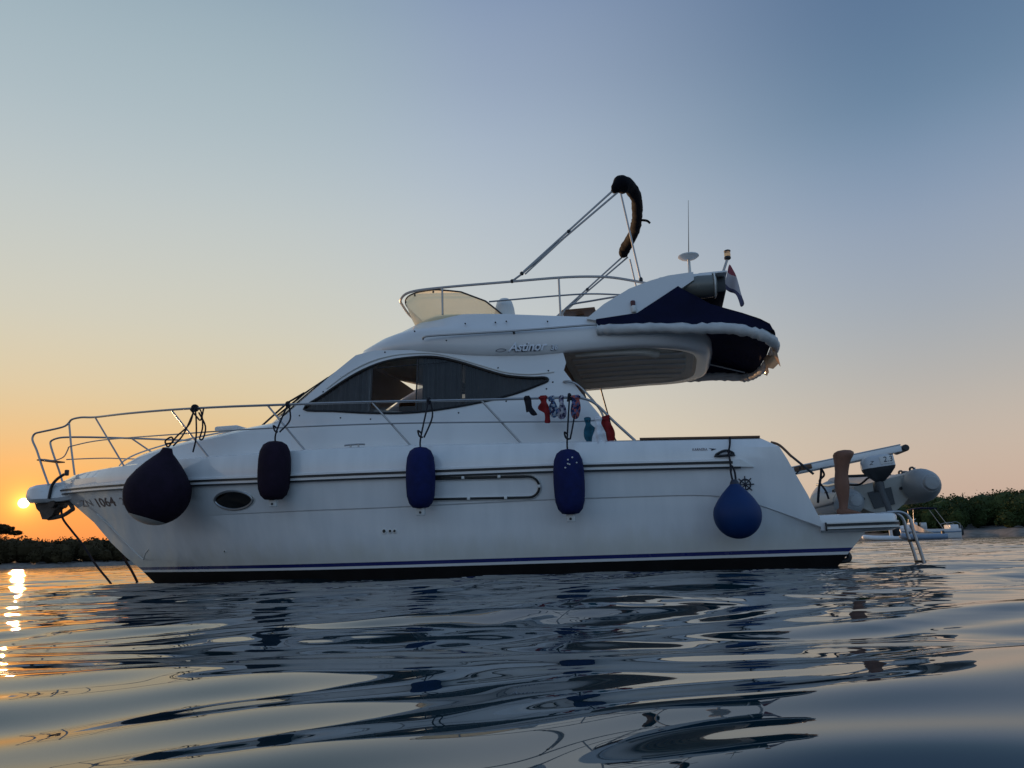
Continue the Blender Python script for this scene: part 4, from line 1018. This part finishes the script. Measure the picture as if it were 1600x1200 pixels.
# ================================================================== things carried, hung or moored
def hang(name, label, p, body, endm, rope_pts, bodym, ball=False, group=None):
    t = thing(name, label, 'fender', p, group)
    org = p
    body_o = body.build('fender_body', bodym, t, org=org, sharp=60)
    for k, rp in enumerate(rope_pts): MB().tube(spline(rp, 5), .0105, 6).build('rope', 'rope', t, org=org)
    return t, body_o
def cyl_fender(x, y, z0, z1, r):
    h = z1 - z0
    pr = [(.02, 0), (r * .55, .012), (r * .80, .06), (r * .95, .14), (r * 1.0, .24), (r * 1.02, h * .5), (r, h - .22), (r * .93, h - .12), (r * .74, h - .045), (r * .45, h - .010), (.03, h)]
    return MB().lathe(pr, (x, y, z0), 28)
for (x, y, z0, z1, r, xr, zr, m, lab) in (
        (6.32, 1.80, .96, 1.67, .190, 6.30, 2.165, 'fdark', 'dark purple cylindrical fender hanging from the bow rail ahead of the cabin'),
        (4.44, 1.93, .775, 1.47, .165, 4.42, 2.06, 'fblue', 'navy cylindrical fender hanging beside the black oval strip on the hull'),
        (2.75, 1.93, .635, 1.345, .168, 2.73, 1.985, 'fblue', 'navy cylindrical fender with white specks hanging below the drying laundry')):
    yr = rail_at(railP, xr)[0]
    ropes = [[(x, y, z1 - .01), (x, y - .02, z1 + .12), (xr, yr + .03, zr - .03), (xr, yr, zr + .02), (xr + .03, yr - .02, zr - .05)],
             [(xr - .02, yr + .02, zr), (xr - .05, yr + .03, zr - .2), (x - .03, y - .05, z1 + .12)],
             [(x - .012, y, z1 + .16), (x + .02, y + .02, z1 + .19), (x + .012, y, z1 + .13), (x - .03, y + .01, z1 + .11)]]
    t, b_ = hang('fender', lab, (x, y, z0), cyl_fender(x, y, z0, z1, r), None, ropes, m, group='fenders along the port side')
    MB().box((x, y, z0 - .035), (.10, .045, .085), .01).build('end_lug', 'fend', t, org=(x, y, z0))
    MB().lathe([(.014, -.03), (.014, .03)], (x, y, z0 - .045), 10, 'Y').build('lug_hole', 'dark', t, org=(x, y, z0))
    MB().tube([(xr + .022 * math.cos(a) * .2, yr + .03 * math.cos(a), zr + .03 * math.sin(a)) for a in [6.283 * k / 12 for k in range(12)]], .018, 6, True).build('rope_hitch', 'rope', t, org=(x, y, z0))
    if xr < 3:
        rr = random.Random(3)
        for k in range(6):
            a = R(90 + rr.uniform(-5, 40)); z = z1 - rr.uniform(.10, .24)
            MB().ell((x + r * 1.0 * math.cos(a), y + r * math.sin(a), z), (.010, .006, .010), 8, 4).build('white_speck', 'fend', t, org=(x, y, z0))
def ball_fender(x, y, zc_, r, neck, tilt=0.):
    z_ = 1.0
    pr = [(.02, -r * 1.0)] + [(r * math.sin(R(a)), -r * math.cos(R(a))) for a in range(12, 115, 8)] + [(r * .76, r * .64), (r * .56, r * .90), (r * .35, r * 1.13), (r * .20, r * 1.28), (r * .14, r * 1.44), (.01, r * 1.45)]
    m_ = MB().lathe(pr, (0, 0, 0), 32); rot = Matrix.Rotation(tilt, 3, 'Y')
    m_.v = [tuple(rot @ Vector(p) + Vector((x, y, zc_))) for p in m_.v]; return m_
bx, by, bz, br0 = 7.95, 1.70, 1.13, .395
t, b_ = hang('ball_fender', 'big dark wine-red ball fender hanging from the rail at the bow', (bx, by, bz - br0), ball_fender(bx, by, bz, br0, .2, R(-10)), None,
    [[(7.84, 1.70, 1.70), (7.80, 1.60, 1.85), (7.80, 1.35, 2.05), (7.80, 1.27, 2.28)], [(7.80, 1.66, 1.72), (7.77, 1.5, 1.9), (7.76, 1.30, 2.28)],
     [(7.80, 1.27, 2.29), (7.66, 1.33, 2.22), (7.60, 1.36, 2.0), (7.62, 1.38, 1.84), (7.57, 1.38, 1.84), (7.56, 1.36, 2.0), (7.70, 1.31, 2.2)],
     [(7.78, 1.28, 2.27), (7.70, 1.36, 2.1), (7.66, 1.40, 1.85), (7.68, 1.42, 1.66)], [(7.86, 1.26, 2.26), (7.74, 1.31, 2.16), (7.64, 1.35, 2.09), (7.60, 1.36, 2.24)],
     [(7.84, 1.72, 1.70), (7.89, 1.70, 1.78), (7.82, 1.68, 1.83), (7.78, 1.70, 1.76), (7.86, 1.73, 1.74)]], 'fdark', group='fenders along the port side')
be = MB().lathe([(max(.002, br0 * 1.006 * math.sin(R(a))), -br0 * 1.006 * math.cos(R(a))) for a in range(0, 37, 4)], (0, 0, 0), 28)
_rt = Matrix.Rotation(R(-16), 3, 'Y') @ Matrix.Rotation(R(8), 3, 'X')
be.v = [tuple(_rt @ Vector(p) + Vector((bx, by, bz))) for p in be.v]
be.build('bare_end', 'grey2', t, org=(bx, by, bz - br0))
MB().tube([(7.79 + .02 * math.cos(a), 1.265 + .03 * math.cos(a), 2.275 + .035 * math.sin(a)) for a in [6.283 * k / 12 for k in range(12)]], .02, 6, True).build('rope_hitch', 'rope', t, org=(bx, by, bz - br0))
bx, by, bz, br0 = 1.02, 1.965, .560, .243
t, b_ = hang('ball_fender', 'royal blue teardrop ball fender hanging at the stern quarter', (bx, by, bz - br0), ball_fender(bx, by, bz, br0, .2), None,
    [[(1.03, by, .88), (1.04, 1.90, 1.0), (1.03, 1.83, 1.12), (1.035, 1.79, 1.22), (1.01, 1.75, 1.32), (1.00, 1.70, 1.405)], [(1.005, by, .88), (1.0, 1.90, 1.0), (1.02, 1.84, 1.08), (1.04, 1.90, 1.0)]], 'fsky', group='fenders along the port side')
MB().lathe([(.05, .30), (.046, .33), (.03, .36), (.01, .365)], (bx, by, bz), 14).build('neck_collar', 'ink', t, org=(bx, by, bz - br0))

# laundry on the guard rails
def garment(name, label, cat, x0, z0, outl, m, seed, ys=1.675, rail_z=None):
    p = (x0, ys, z0 + min(v for u, v in outl))
    rnd = random.Random(seed)
    ph = rnd.uniform(0, 6)
    fn = lambda u, v: (x0 - u, ys + .020 * math.sin(u * 75 + ph) * min(1, -v * 8 + .2) + .006 * math.sin(v * 60), z0 + v)
    mb = MB().panel([(q.x, q.y) for q in spline([(a, b_, 0) for a, b_ in outl], 3, True)], fn, step=.018, thick=.014)
    # the fold that goes over the rail
    us = [u for u, v in outl if v > -.02]; c_ = (max(us) + min(us)) / 2 if us else 0; w = (max(us) - min(us)) * .36 if us else .03
    rings = []
    for k in range(9):
        a = R(-20 + 220 * k / 8)
        rings.append([(x0 - c_ - w * s_, ys - .018 + (.022 + r_) * math.cos(a), z0 + .004 + (.022 + r_) * math.sin(a) - .006) for s_, r_ in ((-1, 0), (-1, .01), (1, .01), (1, 0))])
    mb.loft(rings)
    mb.panel([(-w + c_, .0), (w + c_, .0), (w * .8 + c_, -.07), (-w * .7 + c_, -.06)], lambda u, v: (x0 - u, ys - .040, z0 + v), step=0, thick=.012)
    o = mb.build(name, m, None, org=p, sharp=80)
    o.location = B(*p); o.rotation_euler = (0, 0, BROT)
    return tag(o, label, cat, 'laundry drying on the guard rails')
garment('sock', 'black sock hanging on the rail, leftmost of the laundry', 'sock', 3.22, 2.005, [(-.04, .01), (.03, .012), (.045, -.05), (.05, -.11), (.085, -.16), (.11, -.205), (.075, -.215), (.035, -.20), (.015, -.17), (-.02, -.165), (-.03, -.08)], 'sock', 1)
garment('red_top', 'crumpled red garment hanging on the upper rail next to the black sock', 'garment', 3.04, 1.995, [(-.045, .01), (.055, .012), (.035, -.035), (.06, -.09), (.075, -.17), (.07, -.24), (.075, -.295), (.015, -.30), (.02, -.24), (.01, -.18), (-.06, -.13), (-.025, -.06), (-.03, -.03)], 'red', 2)
garment('bikini_cup', 'blue and white patterned bikini cup hanging on the upper rail', 'swimwear', 2.925, 1.985, [(-.04, .012), (.025, .01), (.02, -.03), (.035, -.07), (.055, -.13), (.05, -.19), (.015, -.235), (-.025, -.215), (-.05, -.15), (-.045, -.09), (-.02, -.05), (-.05, -.03)], 'flor1', 3)
garment('bikini_cup', 'lilac patterned bikini cup hanging directly left of the dark fender rope', 'swimwear', 2.825, 1.982, [(-.02, .012), (.03, .01), (.02, -.05), (.045, -.12), (.05, -.19), (.02, -.25), (-.025, -.25), (-.06, -.20), (-.045, -.13), (-.02, -.08), (-.03, -.04)], 'flor2', 4)
garment('swimsuit', 'coral and navy patterned swimsuit hanging right of the dark fender rope', 'swimwear', 2.66, 1.972, [(-.055, .012), (.055, .012), (.045, -.03), (.055, -.10), (.05, -.17), (.02, -.23), (-.02, -.255), (-.055, -.22), (-.065, -.14), (-.045, -.07), (-.035, -.03)], 'flor3', 5)
garment('swim_brief', 'teal swimwear hanging on the middle rail', 'swimwear', 2.53, 1.705, [(-.045, .02), (.03, .02), (.025, -.05), (.075, -.10), (.10, -.13), (.07, -.19), (.055, -.25), (.0, -.265), (-.05, -.22), (-.055, -.13), (-.03, -.06)], 'teal', 6, 1.665)
garment('white_top', 'white gathered top hanging low on the middle rail', 'garment', 2.42, 1.700, [(-.04, .012), (.05, .012), (.035, -.05), (.065, -.12), (.085, -.22), (.07, -.30), (.03, -.355), (-.03, -.365), (-.07, -.32), (-.075, -.23), (-.045, -.13), (-.02, -.06)], 'whitecloth', 7, 1.70)
garment('red_top', 'dark red garment hanging on the middle rail, rightmost of the laundry', 'garment', 2.32, 1.70, [(-.055, .02), (.035, .04), (.025, -.02), (.06, -.09), (.085, -.17), (.07, -.25), (.02, -.275), (-.01, -.24), (-.02, -.16), (-.045, -.10), (-.07, -.04)], 'red', 8, 1.665)

# ensign on the light mast
fm = bpy.data.materials.new('ensign_cloth'); fm.use_nodes = True
N_, L_ = fm.node_tree.nodes, fm.node_tree.links
at = N_.new('ShaderNodeTexCoord'); sx = N_.new('ShaderNodeSeparateXYZ'); L_.new(at.outputs['Object'], sx.inputs[0])
mx_ = N_.new('ShaderNodeMath'); mx_.operation = 'MULTIPLY_ADD'; L_.new(sx.outputs[0], mx_.inputs[0]); mx_.inputs[1].default_value = -.9
L_.new(sx.outputs[2], mx_.inputs[2])
rp = N_.new('ShaderNodeValToRGB'); rp.color_ramp.interpolation = 'CONSTANT'; e = rp.color_ramp.elements
e[0].position, e[0].color = 0, (.10, .09, .15, 1); e[1].position, e[1].color = .24, (.52, .46, .46, 1)
k_ = e.new(.43); k_.color = (.30, .07, .09, 1)
L_.new(mx_.outputs[0], rp.inputs[0])
b_ = N_['Principled BSDF']; b_.inputs['Roughness'].default_value = .9; L_.new(rp.outputs[0], b_.inputs['Base Color'])
fo = [(.74, 3.66), (.79, 3.50), (.84, 3.36), (.78, 3.31), (.71, 3.25), (.675, 3.17), (.655, 3.10), (.612, 3.13), (.635, 3.26), (.67, 3.44), (.70, 3.56)]
fp = (.75, .95, 3.10)
fl_ = MB().panel([(p.x, p.y) for p in spline([(a, b__, 0) for a, b__ in fo], 3, True)], lambda x, z: (x, .95 + .03 * math.sin((x - .6) * 40 + z * 5), z), step=.03, thick=.004).build('flag', fm, None, org=fp, sharp=80)
fl_.location = B(*fp); fl_.rotation_euler = (0, 0, BROT)
tag(fl_, 'limp striped flag hanging from the light mast behind the radar arch', 'flag')

# anchor on the roller, and its warps
ap = (11.0, 0, .98)
an_ = thing('anchor', 'plough anchor stowed in the roller under the bowsprit', 'anchor', ap)
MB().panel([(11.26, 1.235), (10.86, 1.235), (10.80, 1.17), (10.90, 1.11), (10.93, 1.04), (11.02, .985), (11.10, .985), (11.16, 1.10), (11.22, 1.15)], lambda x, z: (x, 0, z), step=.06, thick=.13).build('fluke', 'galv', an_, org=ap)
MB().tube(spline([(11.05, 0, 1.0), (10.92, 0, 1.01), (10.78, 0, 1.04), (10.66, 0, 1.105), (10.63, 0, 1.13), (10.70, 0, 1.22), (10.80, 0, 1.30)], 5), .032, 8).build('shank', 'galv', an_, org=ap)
MB().tube([(10.9, -.14, 1.21), (10.9, .14, 1.21)], .06, 12).build('roller', 'black', an_, org=ap)
def warp(label, pts, r=.016):
    p = pts[-1]; o = MB().tube(spline(pts, 8), r, 8).build('anchor_warp', 'rope', None, org=p)
    o.location = B(*p); o.rotation_euler = (0, 0, BROT); tag(o, label, 'rope', 'anchor warps at the bow')
warp('dark anchor warp running from the bow roller slanting into the water', [(10.84, 0, 1.20), (10.80, 0, 1.0), (10.62, 0, .80), (10.40, 0, .58), (10.15, 0, .28), (9.88, 0, .01), (9.8, 0, -.12)])
warp('short dark rope from the stem dipping into the water', [(9.78, -.06, .47), (9.82, -.18, .36), (9.75, -.28, .17), (9.67, -.32, .0), (9.62, -.34, -.12)], .018)

# inflatable dinghy across the platform, tilted, its stern towards the camera
dp = (-.70, .2, .535)
dg_ = thing('inflatable_dinghy', 'grey inflatable dinghy lying across the swim platform', 'dinghy', dp)
TL = R(-11)
def dxf(m_):      # local: u across (to the stern of the yacht is -), v along, w up; tilt so that the outer tube rides high
    out = []
    for u, v, w in m_.v:
        X = -u; Zz = w
        out.append((-.36 - (u * math.cos(TL) + w * math.sin(TL)) , v, .697 + (-u * math.sin(TL) + w * math.cos(TL))))
    m_.v = out; return m_
def dtube(u0, r, name):
    path = spline([(u0, .62, 0), (u0, .2, .0), (u0, -.6, .03), (u0 + (.41 - u0) * .12, -1.1, .09), (u0 + (.41 - u0) * .55, -1.6, .18), (.41, -1.85, .24)], 7)
    m_ = MB().tube(path, [r] * (len(path) - 8) + [r * (1 - .02 * k) for k in range(8)], 22)
    return m_
RT = .182
for u0, RT in ((0., .158), (.82, .192)):
    tb = dxf(dtube(u0, RT, 'tube')).build('buoyancy_tube', 'grey', dg_, org=dp)
    cone = [(RT * 1.004, -.03), (RT * 1.004, .04), (RT * .98, .08), (RT * .88, .17), (RT * .72, .26), (RT * .56, .335), (RT * .50, .35), (RT * .42, .352), (RT * .42, .39), (RT * .37, .41), (RT * .25, .415), (.004, .418)]
    c_ = MB().lathe(cone, (u0, .62, 0), 24, 'Y'); dxf(c_).build('tube_cone', 'grey', dg_, org=dp)
    for vv in (.45, .0, -.5):
        h_ = MB().tube(spline([(u0 + .02, vv + .08, RT), (u0 + .02, vv + .05, RT + .03), (u0 + .02, vv - .05, RT + .03), (u0 + .02, vv - .08, RT)], 4), .012, 6); dxf(h_).build('grab_handle', 'dark', dg_, org=dp)
    s_ = MB().tube([(u0 + math.cos(a) * RT * 1.0, vv_, math.sin(a) * RT * 1.0) for vv_ in (.58,) for a in [6.283 * k / 24 for k in range(24)]], .006, 6, True); dxf(s_).build('tube_seam', 'grey2', dg_, org=dp)
    bd = MB().tube([(u0 + (RT * .99 if u0 > .3 else -RT * .99), v_, .03) for v_ in (.60, .2, -.3, -.7)], .016, 6); dxf(bd).build('rubbing_band', 'pad', dg_, org=dp)
    vl = MB().lathe([(.035, -.005), (.035, .012), (.022, .016)], (u0, .2, RT - .004), 14); dxf(vl).build('air_valve', 'dark', dg_, org=dp)
    ll = MB().tube(spline([(u0 + .05, .48, RT + .02), (u0 + .09, .25, RT - .02), (u0 + .05, .03, RT + .02), (u0 + .09, -.25, RT - .01), (u0 + .05, -.48, RT + .02)], 5), .007, 6); dxf(ll).build('lifeline', 'whitecloth', dg_, org=dp)
# rigid V bottom and transom
hb = MB(); rings = []
for v, k in ((.52, 1), (.0, 1), (-.7, 1), (-1.2, .8), (-1.6, .4), (-1.8, .1)):
    u_ = lambda a: .41 + (a - .41) * k
    rings.append([(u_(.10), v, -.06), (u_(.22), v, -.14), (.41, v, -.24 + .12 * (1 - k)), (u_(.60), v, -.14), (u_(.72), v, -.06), (u_(.72), v, -.03), (u_(.10), v, -.03)])
dxf(hb.loft(rings)).build('dinghy_hull', 'grey2', dg_, org=dp)
tr = MB().panel([(.13, .16), (.70, .16), (.74, .05), (.70, -.08), (.60, -.16), (.41, -.25), (.22, -.16), (.12, -.08), (.08, .05)], lambda u, w: (u, .53, w), step=.1, thick=.05)
trn = dxf(tr).build('transom_board', 'grey2', dg_, org=dp)
pd = MB().panel([(.25, .06), (.52, .06), (.50, -.14), (.27, -.14)], lambda u, w: (u, .565, w), step=0, thick=.02)
dxf(pd).build('motor_pad', 'pad', trn)
bpy.context.view_layer.update()
for o in list(trn.children):
    o.data.transform(Matrix.Translation(-Vector(dp)))
for u, w in ((.18, .0), (.62, .02)):
    s_ = MB().lathe([(.018, -.01), (.018, .03), (.01, .035)], (u, .56, w), 10, 'Y'); dxf(s_).build('drain_plug', 'dark', dg_, org=dp)
oar = MB().tube([(.06, .60, .235), (.06, -.4, .26), (.06, -1.1, .33)], .02, 8); dxf(oar).build('oar', 'dull', dg_, org=dp)
cord = MB().tube(spline([(.08, .50, .20), (.2, .56, .17), (.32, .58, .22), (.42, .58, .18), (.50, .56, .21)], 5), .012, 6); dxf(cord).build('lashing', 'rope', dg_, org=dp)

# outboard motor clamped to the dinghy
op = (-.66, .86, .55)
ob = thing('outboard_motor', 'small silver outboard motor with dark leg clamped on the dinghy', 'outboard motor', op)
cw = MB(); rings = []
for z, sx_, sy_, ox in ((.90, .045, .04, .0), (.93, .075, .065, 0), (.975, .12, .10, .0), (1.03, .165, .115, .0), (1.06, .175, .12, .0), (1.10, .175, .12, .005), (1.15, .165, .115, .012), (1.185, .135, .095, .015), (1.20, .08, .05, .015)):
    rg = []
    for k in range(24):
        a = 6.283 * k / 24; c_, s_ = math.cos(a), math.sin(a); e_ = 2 / 3.6
        rg.append((-.665 + ox + sx_ * math.copysign(abs(c_) ** e_, c_), .90 + sy_ * math.copysign(abs(s_) ** e_, s_), z - .10 * (sx_ * math.copysign(abs(c_) ** e_, c_))))
    rings.append(rg)
lowm = MB().loft(rings[:5]); upm = MB().loft(rings[4:])
upm.build('cowl', 'cowl', ob, org=op, sharp=50); lowm.build('lower_cowl', 'dark', ob, org=op, sharp=50)
MB().box((-.735, 1.022, 1.135), (.15, .006, .085), .002, Matrix.Rotation(R(6), 3, 'Y')).build('decal', 'gel2', ob, org=op)
text_mesh('2.3', .085, lambda u, v: (-.695 - u, 1.028, 1.108 + .10 * u + v)).build('power_lettering', 'ink', ob, smooth=False, org=op)
text_mesh('Z', .06, lambda u, v: (-.545 - u, 1.019, 1.085 + v), shear=.4).build('maker_mark', 'ink', ob, smooth=False, org=op)
MB().tube([(-.65, .90, .93), (-.665, .90, .80), (-.71, .90, .62), (-.75, .90, .42)], [.045, .036, .034, .034], 10).build('leg', 'pad', ob, org=op)
MB().box((-.655, .85, .845), (.10, .12, .12), .015).build('clamp_bracket', 'dark', ob, org=op)
MB().box((-.765, .88, .36), (.07, .06, .14), .015).build('gearcase', 'dark', ob, org=op)
MB().tube([(-.60, .86, .98), (-.45, .80, .985), (-.32, .76, .99)], .016, 8).build('tiller', 'dark', ob, org=op)

# bare leg of someone standing on the platform
lp_ = (-.20, 1.25, .537)
pr_ = thing('person', 'bare tanned leg of someone standing on the swim platform', 'person', lp_)
lm = MB(); rings = []
for z, cx, cy, rx, ry in ((.555, -.145, 1.25, .040, .036), (.585, -.150, 1.25, .044, .038), (.62, -.165, 1.25, .040, .036), (.67, -.172, 1.25, .042, .040), (.74, -.176, 1.252, .052, .050), (.82, -.176, 1.255, .060, .058), (.89, -.178, 1.255, .060, .058), (.96, -.184, 1.252, .053, .052), (1.01, -.194, 1.25, .053, .055), (1.05, -.200, 1.25, .056, .058), (1.10, -.208, 1.25, .060, .062), (1.15, -.220, 1.25, .070, .070), (1.19, -.232, 1.25, .078, .076), (1.215, -.240, 1.25, .072, .07), (1.235, -.244, 1.25, .05, .05), (1.243, -.245, 1.25, .015, .015)):
    k_ = interp([(.55, 1.1), (.66, 1.15), (.9, 1.3), (1.1, 1.35), (1.25, 1.45)], z)
    rings.append([(cx + k_ * rx * math.cos(a), cy + k_ * ry * math.sin(a), z) for a in [6.283 * k / 20 for k in range(20)]])
lm.loft(rings)
rings = []
for x, w, h, zz in ((-.090, .012, .012, .575), (-.098, .028, .028, .570), (-.118, .034, .036, .573), (-.155, .035, .044, .580), (-.20, .038, .034, .572), (-.245, .044, .025, .562), (-.285, .046, .018, .556), (-.305, .042, .014, .553), (-.315, .02, .010, .551)):
    w *= 1.12; h *= 1.1
    rings.append([(x, 1.25 + w * math.cos(a), max(.537, zz + h * math.sin(a))) for a in [6.283 * k / 16 for k in range(16)]])
lm.loft(rings)
for k, (dy, ln_, r_) in enumerate(((-.030, .040, .0135), (-.010, .040, .010), (.008, .036, .0095), (.023, .030, .009), (.036, .024, .008))):
    lm.ell((-.312 + .004 * k * k * .5, 1.25 + dy, .537 + r_), (ln_, r_ * 1.02, r_), 10, 8)
lm.build('leg', 'skin', pr_, org=lp_, sharp=80)

# ------------------------------------------------------------------ far boats
def far_thing(name, label, cat, az_, d, rot, group=None):
    o = thing(name, label, cat, (d * math.sin(R(az_)), d * math.cos(R(az_)), 0), group, boat=False); o.rotation_euler = (0, 0, R(rot)); return o
fc = far_thing('motor_cruiser', 'small white day cruiser with navy bimini moored off the wooded headland', 'boat', 27.75, 80, 166)
rings = []
for x, w, zs, zk in ((-2.6, 1.05, .86, .05), (-1.5, 1.12, .86, -.15), (0, 1.12, .90, -.2), (1.4, .95, 1.0, -.2), (2.4, .55, 1.1, -.05), (3.1, .12, 1.2, .6)):
    rings.append([(x, w, zs), (x, w * .97, zs * .6), (x, w * .8, .05), (x, 0, zk - .1), (x, -w * .8, .05), (x, -w * .97, zs * .6), (x, -w, zs)])
hf = MB().loft(rings).build('hull', 'far_white', fc)
for sg in (1, -1): MB().tube([(x, sg * (w + .01), z) for x, w, z in ((-2.58, 1.03, .60), (-1.5, 1.1, .60), (0, 1.1, .62), (1.4, .93, .70), (2.4, .54, .78))], .06, 6).build('side_stripe', 'far_blue', hf)
MB().loft([[(1.5, .8, .98), (1.5, .6, 1.35), (1.5, -.6, 1.35), (1.5, -.8, .98)], [(2.6, .35, 1.08), (2.6, .2, 1.22), (2.6, -.2, 1.22), (2.6, -.35, 1.08)]]).build('cuddy', 'far_white', fc)
MB().box((-2.1, 0, 1.02), (.7, 1.9, .4), .06).build('stern_seat', 'far_white', fc)
MB().box((.3, .5, 1.2), (.5, .5, .6), .06).build('helm_seat', 'dull', fc)
MB().box((1.05, -.1, 1.25), (.6, 1.3, .6), .08).build('console', 'far_white', fc)
MB().loft([[(1.45, .85, 1.3), (1.45, -.85, 1.3)], [(.9, .75, 1.85), (.9, -.75, 1.85)]], closed=False).build('windscreen', 'tint', fc)
for sg in (1, -1):
    MB().tube([(1.45, sg * .85, 1.3), (.9, sg * .75, 1.85)], .025, 6).build('windscreen_post', 'steel', fc)
    MB().tube([(1.2, sg * 1.0, .95), (1.05, sg * .95, 2.72)], .022, 6).build('bimini_pole', 'steel', fc)
    MB().tube([(-1.7, sg * 1.05, .9), (-.7, sg * .95, 2.72)], .022, 6).build('bimini_pole', 'steel', fc)
    MB().tube(spline([(-2.55, sg * .9, .9), (-2.6, sg * .9, 1.25), (-2.2, sg * .95, 1.45), (-1.5, sg * 1.0, 1.3)], 4), .022, 6).build('stern_rail', 'steel', fc)
rings = [[(x, y, 2.72 + .10 * math.sin(math.pi * (x + .95) / 2.2) + .06 * (1 - (y / .98) ** 2) + dz) for y in (-.98, -.5, 0, .5, .98)] + [(x, y, 2.64 + .10 * math.sin(math.pi * (x + .95) / 2.2) + .06 * (1 - (y / .98) ** 2) + dz) for y in (.98, .5, 0, -.5, -.98)] for x, dz in ((-.95, 0), (-.4, 0), (.2, 0), (.8, 0), (1.25, -.02))]
MB().loft(rings).build('bimini_top', 'navy', fc)
MB().lathe([(.12, -.5), (.20, -.4), (.22, .2), (.12, .4)], (-2.85, 0, .75), 10).build('engine', 'dark', fc)
tw = far_thing('peach_sheet', 'sunlit peach cloth spread over the side of the far day cruiser', 'cloth', 27.55, 77.5, 166)
MB().panel([(-.9, .55), (-.35, .75), (.55, 1.35), (.75, 1.75), (.95, 1.55), (.9, .95), (.2, .62)], lambda x, z: (x, .06 * math.sin(x * 9), z), step=.15, thick=.03).build('sheet', 'peach', tw)
def skiff(label, az_, d, rot, ln_, w, m):
    o = far_thing('inflatable_boat', label, 'boat', az_, d, rot, 'small inflatables lying off the headland')
    mb = MB().tube(spline([(-ln_ / 2, w, .22), (0, w, .22), (ln_ * .32, w * .8, .26), (ln_ / 2, 0, .36), (ln_ * .32, -w * .8, .26), (0, -w, .22), (-ln_ / 2, -w, .22)], 5), .20, 10)
    mb.build('buoyancy_tube', m, o); MB().box((-.2, 0, .12), (ln_ * .8, w * 1.8, .10), .02).build('floor', 'dull', o)
    MB().box((-.1, 0, .32), (.25, w * 1.8, .06), .01).build('thwart', 'far_white', o)
    MB().box((-ln_ / 2 + .05, 0, .40), (.2, .25, .5), .05).build('engine', 'dark', o)
    return o
skiff('pale blue inflatable floating in front of the far day cruiser', 27.5, 66, 172, 3.0, .55, 'far_blue')
sk_ = skiff('white inflatable boat half hidden below the swim platform', 25.4, 70, 176, 3.6, .65, 'far_white')
MB().tube(spline([(-.9, .6, .4), (-.9, .5, .85), (-.9, -.5, .85), (-.9, -.6, .4)], 4), .03, 6).build('roll_bar', 'steel', sk_)
